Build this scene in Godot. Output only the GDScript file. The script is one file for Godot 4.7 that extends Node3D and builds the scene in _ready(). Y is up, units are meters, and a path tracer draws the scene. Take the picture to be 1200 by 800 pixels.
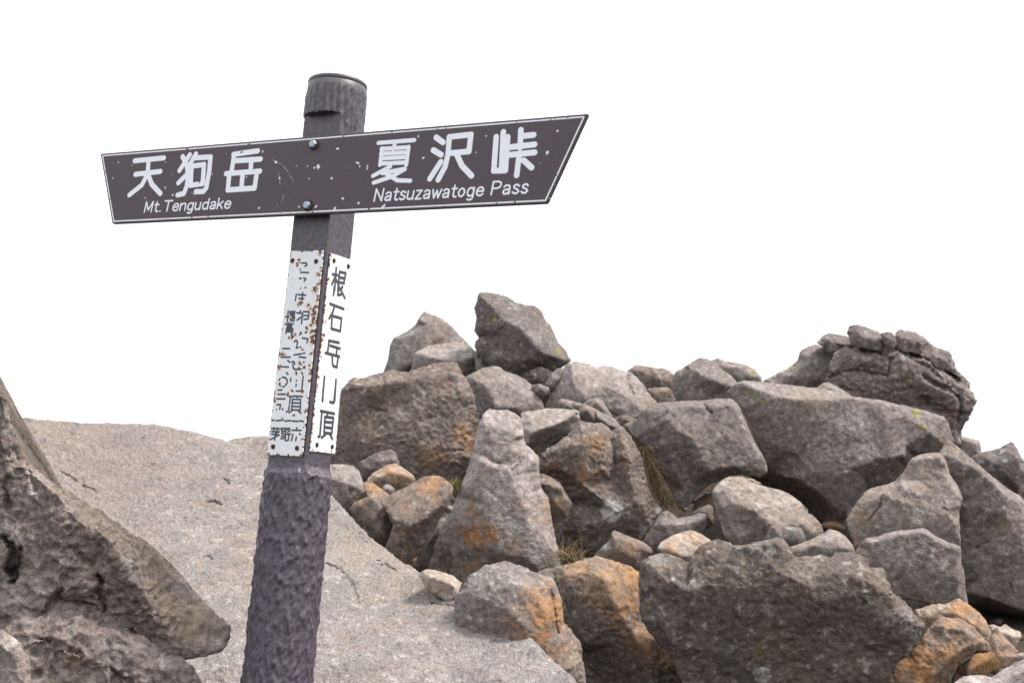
extends Node3D
# A mountain summit: a leaning signpost in front of a smooth boulder and a heap of angular rocks, under a white overcast sky.

var rng := RandomNumberGenerator.new()
var coarse := FastNoiseLite.new()
var middle := FastNoiseLite.new()
var fine := FastNoiseLite.new()
var chips := FastNoiseLite.new()
var pits := FastNoiseLite.new()
var patchy := FastNoiseLite.new()
var speck := FastNoiseLite.new()
var tint_noise := FastNoiseLite.new()
var M := {}

# real-world base colours, linear
const TONE := {
	"slab": [Vector3(.286, .256, .244), Vector3(.232, .215, .208)], "grey": [Vector3(.235, .208, .194), Vector3(.185, .158, .142)],
	"grey2": [Vector3(.31, .275, .256), Vector3(.235, .205, .188)], "dark": [Vector3(.175, .155, .147), Vector3(.135, .116, .106)],
	"dark2": [Vector3(.20, .176, .164), Vector3(.155, .132, .12)], "brown": [Vector3(.20, .166, .145), Vector3(.155, .124, .105)],
	"brown2": [Vector3(.24, .195, .165), Vector3(.18, .142, .117)], "light": [Vector3(.30, .268, .246), Vector3(.245, .215, .195)],
	"light2": [Vector3(.29, .25, .22), Vector3(.225, .188, .163)], "cream": [Vector3(.42, .36, .30), Vector3(.33, .27, .22)],
	"tan": [Vector3(.36, .275, .205), Vector3(.27, .205, .155)], "rusty": [Vector3(.29, .205, .15), Vector3(.22, .16, .125)],
	"pitted": [Vector3(.20, .176, .162), Vector3(.15, .128, .116)], "pitted2": [Vector3(.25, .218, .198), Vector3(.19, .162, .146)],
	"crag": [Vector3(.20, .172, .162), Vector3(.15, .126, .118)], "warm": [Vector3(.30, .25, .222), Vector3(.215, .18, .162)], "darkbrown": [Vector3(.145, .118, .098), Vector3(.12, .103, .092)],
}
const STAIN_AND_SHADING := {  # on the left outcrop, tan, brown and dark also paint light and shade
	"pink": Vector3(.37, .29, .26), "tan": Vector3(.44, .35, .27), "orange": Vector3(.60, .33, .155), "rust": Vector3(.44, .25, .14), "ochre": Vector3(.36, .235, .12),
	"brown": Vector3(.16, .115, .085), "dark": Vector3(.085, .073, .068), "pale": Vector3(.42, .40, .395), "lichen": Vector3(.66, .65, .63), "lime": Vector3(.42, .44, .08), "green": Vector3(.17, .19, .08),
}
# relief in metres at five metres' distance: coarse, middle, fine, chipped, pitted
const RELIEF := {
	"slab": [.006, .003, .0022, .002, .0034], "mid": [.005, .0028, .0013, .0045, .0010], "fine": [.004, .0022, .0010, .003, .0004], "pit": [.006, .005, .0022, .005, .0034],
	"rug": [.012, .014, .0050, .017, .008], "crag": [.014, .014, .0036, .022, .0016],
}


func _ready() -> void:
	var camera := Camera3D.new()
	camera.name = "camera"
	camera.position = Vector3(0, 1.5, 0)
	camera.rotation_degrees = Vector3(5, 0, 0)
	camera.fov = 30.0
	camera.near = 0.05
	camera.far = 1500.0
	var lens := CameraAttributesPhysical.new()
	lens.frustum_focal_length = 44.785
	lens.frustum_focus_distance = 3.1
	lens.frustum_near = 0.05
	lens.frustum_far = 1500.0
	lens.exposure_aperture = 7.0
	camera.attributes = lens
	add_child(camera)
	camera.current = true

	var env := Environment.new()
	env.background_mode = Environment.BG_SKY
	var sky_look := ProceduralSkyMaterial.new()
	sky_look.sky_top_color = Color(.97, .985, 1.0)
	sky_look.sky_energy_multiplier = .75
	sky_look.ground_energy_multiplier = .75
	sky_look.sky_horizon_color = Color(.85, .86, .87)
	sky_look.sky_curve = 0.3
	sky_look.ground_horizon_color = Color(.85, .86, .87)
	sky_look.ground_bottom_color = Color(.45, .43, .42)
	sky_look.ground_curve = 0.1
	sky_look.sun_angle_max = 1.0
	var sky := Sky.new()
	sky.sky_material = sky_look
	env.sky = sky
	env.tonemap_mode = Environment.TONE_MAPPER_LINEAR
	env.tonemap_exposure = 3.4
	env.sdfgi_enabled = true
	env.ssao_enabled = true
	env.ssil_enabled = true
	var around := WorldEnvironment.new()
	around.name = "world_environment"
	around.environment = env
	add_child(around)

	var sun := DirectionalLight3D.new()
	sun.name = "sun"
	sun.light_color = Color(1.0, .97, .93)
	sun.light_energy = 0.5
	sun.light_angular_distance = 12.0
	sun.shadow_enabled = true
	sun.position = Vector3(0, 20, 0)
	sun.rotation_degrees = Vector3(-56, 82, 0)
	add_child(sun)

	set_noises()
	make_materials()
	make_ground()
	make_rocks()
	make_gravel()
	make_signpost()
	make_grass()


func set_noises() -> void:
	rng.seed = 20240611
	var spec := [[coarse, 5.0, 3], [middle, 17.0, 3], [fine, 62.0, 2], [patchy, 9.0, 4], [speck, 38.0, 3], [tint_noise, 2.6, 3]]
	for k in spec.size():
		var n: FastNoiseLite = spec[k][0]
		n.noise_type = FastNoiseLite.TYPE_SIMPLEX_SMOOTH
		n.seed = 11 + 7 * k
		n.frequency = spec[k][1]
		n.fractal_type = FastNoiseLite.FRACTAL_FBM
		n.fractal_octaves = spec[k][2]
	middle.fractal_type = FastNoiseLite.FRACTAL_RIDGED
	for pair in [[chips, 8.5], [pits, 55.0]]:
		var c: FastNoiseLite = pair[0]
		c.noise_type = FastNoiseLite.TYPE_CELLULAR
		c.seed = 5
		c.frequency = pair[1]
		c.fractal_type = FastNoiseLite.FRACTAL_NONE
		c.cellular_return_type = FastNoiseLite.RETURN_DISTANCE
		c.cellular_distance_function = FastNoiseLite.DISTANCE_EUCLIDEAN


func grain(freq: float, octaves: int, seed_: int, lo: Color, hi: Color, kind := FastNoiseLite.TYPE_SIMPLEX_SMOOTH) -> NoiseTexture2D:
	var n := FastNoiseLite.new()
	n.noise_type = kind
	n.seed = seed_
	n.frequency = freq
	n.fractal_type = FastNoiseLite.FRACTAL_FBM
	n.fractal_octaves = octaves
	n.fractal_gain = 0.62
	var g := Gradient.new()
	g.set_color(0, lo)
	g.set_offset(0, 0.26)
	g.set_color(1, hi)
	g.set_offset(1, 0.74)
	var t := NoiseTexture2D.new()
	t.width = 1024
	t.height = 1024
	t.seamless = true
	t.normalize = true
	t.noise = n
	t.color_ramp = g
	return t


func make_materials() -> void:
	var mottle := grain(.020, 6, 3, Color(.73, .72, .71), Color(1, .995, .99))
	var salt := grain(.075, 4, 9, Color(.70, .69, .68), Color(1, 1, 1))
	var gritty := grain(.085, 4, 63, Color(.77, .76, .75), Color(1, .995, .99))
	var relief := grain(.022, 6, 21, Color(0, 0, 0), Color(1, 1, 1))
	var sandy := grain(.060, 4, 33, Color(0, 0, 0), Color(1, 1, 1))
	for kind in ["stone", "sandstone"]:
		var m := StandardMaterial3D.new()
		m.resource_name = kind
		m.vertex_color_use_as_albedo = true
		m.albedo_texture = mottle if kind == "stone" else gritty
		m.uv1_triplanar = true
		m.uv1_scale = Vector3.ONE * (1.5 if kind == "stone" else 1.1)
		m.detail_enabled = true
		m.detail_blend_mode = BaseMaterial3D.BLEND_MODE_MUL
		m.detail_albedo = salt
		m.detail_uv_layer = BaseMaterial3D.DETAIL_UV_2
		m.uv2_triplanar = true
		m.uv2_scale = Vector3.ONE * (2.3 if kind == "stone" else 1.9)
		m.roughness = 0.93
		m.metallic_specular = 0.35
		m.heightmap_enabled = true
		m.heightmap_texture = relief if kind == "stone" else sandy
		m.heightmap_scale = 0.22 if kind == "stone" else 0.28
		M[kind] = m
	M.post = plain("post_paint", Color(.083, .068, .090), .42)
	var blotch := grain(.03, 4, 41, Color(.80, .79, .80), Color(1, 1, 1))
	M.post.albedo_texture = blotch
	M.post.uv1_triplanar = true
	M.post.uv1_scale = Vector3.ONE * 2.0
	M.post.heightmap_enabled = true
	M.post.heightmap_texture = relief
	M.post.heightmap_scale = 0.05
	M.cap = plain("cap_paint", Color(.083, .07, .09), .48)
	M.edge = plain("sign_edge_paint", Color(.085, .068, .075), .5)
	M.rust = plain("rust", Color(.10, .045, .026), .9)
	M.rust.albedo_texture = grain(.05, 4, 51, Color(.45, .42, .4), Color(1, 1, 1))
	M.rust.uv1_triplanar = true
	M.rust.uv1_scale = Vector3.ONE * 12.0
	M.zinc = plain("zinc", Color(.30, .36, .43), .48, .6)
	M.soil = plain("soil", Color(.06, .043, .031), .97)
	M.soil.albedo_texture = mottle
	M.soil.uv1_triplanar = true
	M.soil.uv1_scale = Vector3.ONE * 1.2
	M.soil.heightmap_enabled = true
	M.soil.heightmap_texture = relief
	M.soil.heightmap_scale = 1.0
	M.grass = plain("dry_grass", Color(1, 1, 1), .85)
	M.grass.vertex_color_use_as_albedo = true
	M.grass.backlight_enabled = true
	M.grass.backlight = Color(.25, .22, .14)


func plain(called: String, linear: Color, rough: float, metal := 0.0) -> StandardMaterial3D:
	var m := StandardMaterial3D.new()
	m.resource_name = called
	m.albedo_color = linear.linear_to_srgb()
	m.roughness = rough
	m.metallic = metal
	return m


func numbered(called: String) -> String:
	var n := called
	var k := 0
	while has_node(NodePath(n)):
		k += 1
		n = "%s_%03d" % [called, k]
	return n


func part(called: String, mesh: Mesh, m: Material, parent: Node3D, at := Transform3D()) -> MeshInstance3D:
	var o := MeshInstance3D.new()
	var n := called
	var k := 0
	while parent.has_node(NodePath(n)):
		k += 1
		n = "%s_%03d" % [called, k]
	o.name = n
	o.mesh = mesh
	o.material_override = m
	o.transform = at
	parent.add_child(o, true)
	return o


func tag(o: Node, label: String, category: String, group := "") -> void:
	o.set_meta("label", label)
	o.set_meta("category", category)
	if group:
		o.set_meta("group", group)


# ------------------------------------------------------------------ ground

func ground_height(x: float, z: float) -> float:
	var d := -z
	var h := 0.0
	if d < 1.8:
		h = minf(0.0, (d + 3.0) * .12)
	elif d < 3.2:
		h = smoothstep(1.8, 3.2, d) * .33
	elif d < 7.3:
		h = .33 + (d - 3.2) * .25 + smoothstep(6.1, 7.1, d) * .42 * smoothstep(-1.5, -.5, x) * smoothstep(2.9, 1.6, x)
	else:
		h = 1.355 - (d - 7.3) * .30 + .42 * smoothstep(9.5, 7.3, d) * smoothstep(-1.5, -.5, x) * smoothstep(2.9, 1.6, x)
	if absf(x) > 5.0:
		h -= (absf(x) - 5.0) * .12
	return maxf(h, -70.0) + .06 * coarse.get_noise_2d(x * .25, z * .25)


func make_ground() -> void:
	var st := SurfaceTool.new()
	st.begin(Mesh.PRIMITIVE_TRIANGLES)
	st.set_smooth_group(0)
	var rings := 90
	var sectors := 120
	for r in rings + 1:
		var radius := .02 + 4.2 * (r / 40.0) if r <= 40 else 4.2 * pow(1.122, r - 40)
		for s in sectors:
			var a := TAU * s / sectors
			var x := cos(a) * radius
			var z := -4.5 + sin(a) * radius
			st.add_vertex(Vector3(x, ground_height(x, z), z))
	for r in rings:
		for s in sectors:
			var a := r * sectors + s
			var b := r * sectors + (s + 1) % sectors
			for i in [a, a + sectors, b, b, a + sectors, b + sectors]:
				st.add_index(i)
	st.generate_normals()
	var o := MeshInstance3D.new()
	o.name = "ground"
	o.mesh = st.commit()
	o.material_override = M.soil
	o.set_meta("kind", "structure")
	add_child(o)


# ------------------------------------------------------------------ rocks

func points(flat: Array) -> PackedVector3Array:
	var out := PackedVector3Array()
	for i in range(0, flat.size(), 3):
		out.append(Vector3(flat[i], flat[i + 1], flat[i + 2]))
	return out


# A closed stone: outline and inner corners of its near side, a tapering far side, all split finely, softened at the edges and roughened.
func stone(outline: PackedVector3Array, inner: PackedVector3Array, step: float, thick: float, tone: String, rough: String, stains: Array, cracks: Array) -> ArrayMesh:
	var eye := Vector3(0, 1.5, 0)
	var centre := Vector3.ZERO
	for p in outline:
		centre += p
	centre /= outline.size()
	var away := (centre - eye).normalized()
	var right := away.cross(Vector3.UP).normalized()
	var up := right.cross(away)
	var extent := 0.0
	var tall := 0.0
	for p in outline:
		extent = maxf(extent, absf((p - centre).dot(right)))
		tall = maxf(tall, absf((p - centre).dot(up)))
	var depth := thick * 2.0 * minf(extent, tall)
	var most := maxf(.02, .16 * extent)
	var rim := PackedVector3Array()
	for i in outline.size():
		var a := outline[i]
		var b := outline[(i + 1) % outline.size()]
		var n := maxi(1, ceili(a.distance_to(b) / most))
		for k in n:
			rim.append(a.lerp(b, k / float(n)))
	var seen := func(p: Vector3) -> Vector2:
		var q := p - eye
		return Vector2(q.dot(right), q.dot(up)) / q.dot(away) * 1000.0
	var flat := PackedVector2Array()
	for p in rim:
		flat.append(seen.call(p))
	if Geometry2D.is_polygon_clockwise(flat):
		rim.reverse()
		flat.reverse()
	var border := flat.duplicate()
	var v := rim.duplicate()
	for p in inner:
		var q: Vector2 = seen.call(p)
		if Geometry2D.is_point_in_polygon(q, border):
			v.append(p)
			flat.append(q)
	var f := PackedInt32Array()
	var tri := Geometry2D.triangulate_delaunay(flat)
	for i in range(0, tri.size(), 3):
		var a := tri[i]
		var b := tri[i + 1]
		var c := tri[i + 2]
		if Geometry2D.is_point_in_polygon((flat[a] + flat[b] + flat[c]) / 3.0, border):
			if (flat[b] - flat[a]).cross(flat[c] - flat[a]) < 0.0:
				f.append_array([a, b, c])
			else:
				f.append_array([a, c, b])
	# far side: two shrunken rings and a cap
	var n_rim := rim.size()
	var back := v.size()
	var mean := 0.0
	for p in rim:
		mean += (p - centre).dot(away)
	for ring in [[.86, .45], [.5, .95]]:
		for p in rim:
			var q := (p - centre) * float(ring[0])
			q -= away * q.dot(away) * (1.0 - float(ring[0])) * .5
			v.append(centre + q + away * depth * float(ring[1]))
	v.append(centre + away * depth * 1.05)
	for i in n_rim:
		var j := (i + 1) % n_rim
		var quads := [[i, j, back + i, back + j], [back + i, back + j, back + n_rim + i, back + n_rim + j]]
		for q in quads:
			f.append_array([q[0], q[1], q[2], q[2], q[1], q[3]])
		f.append_array([back + n_rim + i, back + n_rim + j, v.size() - 1])
	# split long edges until each is near the step; the hidden far side stays coarser
	var first_back := back
	var is_back := PackedByteArray()
	is_back.resize(v.size())
	for i in range(first_back, v.size()):
		is_back[i] = 1
	for pass_ in 9:
		var mids := {}
		var g := PackedInt32Array()
		var cut := false
		for i in range(0, f.size(), 3):
			var e := [f[i], f[i + 1], f[i + 2]]
			var m := [-1, -1, -1]
			for k in 3:
				var a: int = e[k]
				var b: int = e[(k + 1) % 3]
				var far := step * (4.0 if is_back[a] + is_back[b] == 2 else 2.2 if is_back[a] + is_back[b] == 1 else 1.3)
				var key: int = mini(a, b) * 1048576 + maxi(a, b)
				if mids.has(key):
					m[k] = mids[key]
				elif v[a].distance_squared_to(v[b]) > far * far:
					var where := (v[a] + v[b]) * .5
					m[k] = v.size()
					v.append(where)
					is_back.append(1 if is_back[a] + is_back[b] > 0 else 0)
					mids[key] = m[k]
					cut = true
			var n := int(m[0] >= 0) + int(m[1] >= 0) + int(m[2] >= 0)
			if n == 0:
				g.append_array(e)
			elif n == 3:
				g.append_array([e[0], m[0], m[2], m[0], e[1], m[1], m[2], m[1], e[2], m[0], m[1], m[2]])
			elif n == 1:
				var k := 0 if m[0] >= 0 else 1 if m[1] >= 0 else 2
				g.append_array([e[k], m[k], e[(k + 2) % 3], m[k], e[(k + 1) % 3], e[(k + 2) % 3]])
			else:
				var k := 0 if m[0] < 0 else 1 if m[1] < 0 else 2
				var a: int = e[k]
				var b: int = e[(k + 1) % 3]
				var c: int = e[(k + 2) % 3]
				var bc: int = m[(k + 1) % 3]
				var ca: int = m[(k + 2) % 3]
				g.append_array([bc, c, ca])
				if v[a].distance_squared_to(v[bc]) < v[b].distance_squared_to(v[ca]):
					g.append_array([a, b, bc, a, bc, ca])
				else:
					g.append_array([a, b, ca, b, bc, ca])
		f = g
		if not cut:
			break
	var count := v.size()
	for pull in [.55, -.56, .3]:
		var total := v.duplicate()
		var share := PackedFloat32Array()
		share.resize(count)
		share.fill(1.0)
		for i in range(0, f.size(), 3):
			var a := f[i]
			var b := f[i + 1]
			var c := f[i + 2]
			total[a] += v[b] + v[c]
			total[b] += v[c] + v[a]
			total[c] += v[a] + v[b]
			share[a] += 2.0
			share[b] += 2.0
			share[c] += 2.0
		for i in count:
			v[i] = v[i].lerp(total[i] / share[i], pull)
	var normal := normals(v, f)
	# relief
	var big := clampf(centre.distance_to(eye) / 5.0, .6, 1.4) * clampf(extent / .22, .35, 1.0)
	var amp: Array = RELIEF[rough]
	var a0: float = amp[0] * big
	var a1: float = amp[1] * big
	var a2: float = amp[2] * big
	var a3: float = amp[3] * big
	var a4: float = amp[4] * big
	for i in count:
		var p := v[i]
		if is_back[i]:
			v[i] = p + normal[i] * a0 * coarse.get_noise_3dv(p)
			continue
		var wob := .03 * Vector3(coarse.get_noise_3dv(p * 2.0), coarse.get_noise_3dv(p * 2.0 + Vector3(7, 0, 0)), coarse.get_noise_3dv(p * 2.0 + Vector3(0, 9, 0)))
		var d := .003 * big + a0 * coarse.get_noise_3dv(p) + a1 * .6 * middle.get_noise_3dv(p) + a2 * fine.get_noise_3dv(p) * 1.3
		d += a3 * (chips.get_noise_3dv(p + wob) + .45)
		var hole := pits.get_noise_3dv(p) + .62
		d -= a4 * maxf(0.0, .45 - hole) * 4.0 * clampf(.6 + 1.6 * patchy.get_noise_3dv(p), 0.0, 1.0)
		v[i] = p + normal[i] * d
	for crack in cracks:
		var line := points(crack[2])
		var width: float = crack[0]
		var deep: float = crack[1]
		var side := PackedVector2Array()
		var low := Vector2(INF, INF)
		var high := -low
		for p in line:
			var q := Vector2(p.dot(right), p.dot(up))
			side.append(q)
			low = low.min(q)
			high = high.max(q)
		low -= Vector2.ONE * width * 2.0
		high += Vector2.ONE * width * 2.0
		for i in count:
			if is_back[i]:
				continue
			var q := Vector2(v[i].dot(right), v[i].dot(up))
			if q.x < low.x or q.y < low.y or q.x > high.x or q.y > high.y:
				continue
			q += Vector2(coarse.get_noise_2dv(q * 6.0), coarse.get_noise_2dv(q * 6.0 + Vector2(5, 5))) * width * .7
			var near := INF
			for k in side.size() - 1:
				near = minf(near, q.distance_to(Geometry2D.get_closest_point_to_segment(q, side[k], side[k + 1])))
			var ends := minf(q.distance_to(side[0]), q.distance_to(side[side.size() - 1]))
			var w := width * .5 * clampf(.35 + ends / (width * 4.0), .35, 1.0) * (1.0 + .5 * middle.get_noise_2dv(q))
			v[i] += away * deep * smoothstep(w * 1.5, w * .35, near)
	normal = normals(v, f)
	# colour of the stone, its stains and the shading painted with them
	var tones: Array = TONE[tone]
	var col := PackedColorArray()
	col.resize(count)
	var shift := Vector3(rng.randf(), rng.randf(), rng.randf()) * 20.0
	var mood := rng.randf_range(.86, 1.14)
	for i in count:
		var p := v[i]
		var q := p + shift
		var c: Vector3 = (tones[0] as Vector3).lerp(tones[1], clampf(.5 + 1.1 * tint_noise.get_noise_3dv(q * 1.6), 0.0, 1.0))
		if is_back[i]:
			col[i] = Color(c.x, c.y, c.z)
			continue
		var n := patchy.get_noise_3dv(q)
		var s := speck.get_noise_3dv(q)
		c *= (Vector3(1.6, 1.62, 1.7) if rough == "slab" else Vector3(1.74, 1.77, 1.89)) * mood * (1.0 + .20 * n + .16 * s)
		c = c.lerp(Vector3(.30, .21, .145), clampf((tint_noise.get_noise_3dv(q * 2.7 + Vector3(3, 3, 3)) + .35 * s - .12) * 1.1, 0.0, .2))
		c = c.lerp(STAIN_AND_SHADING.dark, clampf((speck.get_noise_3dv(q * .7 + Vector3(9, 0, 2)) - .24) * 2.6, 0.0, .34))
		c = c.lerp(STAIN_AND_SHADING.lichen, smoothstep(.36, .46, speck.get_noise_3dv(q * .62 + Vector3(0, 5, 0)) + .25 * n) * .55)
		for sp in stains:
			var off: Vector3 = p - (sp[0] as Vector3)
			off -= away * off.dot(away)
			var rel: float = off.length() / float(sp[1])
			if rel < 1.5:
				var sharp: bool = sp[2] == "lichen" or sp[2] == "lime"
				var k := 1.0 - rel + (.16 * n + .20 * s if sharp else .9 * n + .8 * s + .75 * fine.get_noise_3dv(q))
				c = c.lerp(STAIN_AND_SHADING[sp[2]], float(sp[3]) * (smoothstep(.02, .16, k) if sharp else smoothstep(-.12, .8, k)))
		col[i] = Color(clampf(c.x, .02, .85), clampf(c.y, .02, .85), clampf(c.z, .02, .85))
	var base := Vector3(centre.x, centre.y - tall, centre.z)
	for i in count:
		v[i] -= base
	var arrays := []
	arrays.resize(Mesh.ARRAY_MAX)
	arrays[Mesh.ARRAY_VERTEX] = v
	arrays[Mesh.ARRAY_NORMAL] = normal
	arrays[Mesh.ARRAY_COLOR] = col
	arrays[Mesh.ARRAY_INDEX] = f
	var mesh := ArrayMesh.new()
	mesh.add_surface_from_arrays(Mesh.PRIMITIVE_TRIANGLES, arrays)
	mesh.set_meta("base", base)
	return mesh


func normals(v: PackedVector3Array, f: PackedInt32Array) -> PackedVector3Array:
	var n := PackedVector3Array()
	n.resize(v.size())
	for i in range(0, f.size(), 3):
		var a := f[i]
		var b := f[i + 1]
		var c := f[i + 2]
		var across := (v[c] - v[a]).cross(v[b] - v[a])
		n[a] += across
		n[b] += across
		n[c] += across
	for i in n.size():
		n[i] = n[i].normalized()
	return n


func rock(called: String, label: String, tone: String, rough: String, step: float, thick: float, outline: Array, inner: Array, stains := [], cracks := []) -> void:
	var spots := []
	for s in stains:
		spots.append([Vector3(s[0], s[1], s[2]), s[3], s[4], s[5]])
	var mesh := stone(points(outline), points(inner), step, thick, tone, rough, spots, cracks)
	var o := MeshInstance3D.new()
	o.name = numbered(called)
	o.mesh = mesh
	o.material_override = M.sandstone if rough == "slab" else M.stone
	o.position = mesh.get_meta("base")
	tag(o, label, called, "rocks heaped on the summit")
	add_child(o, true)


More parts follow.
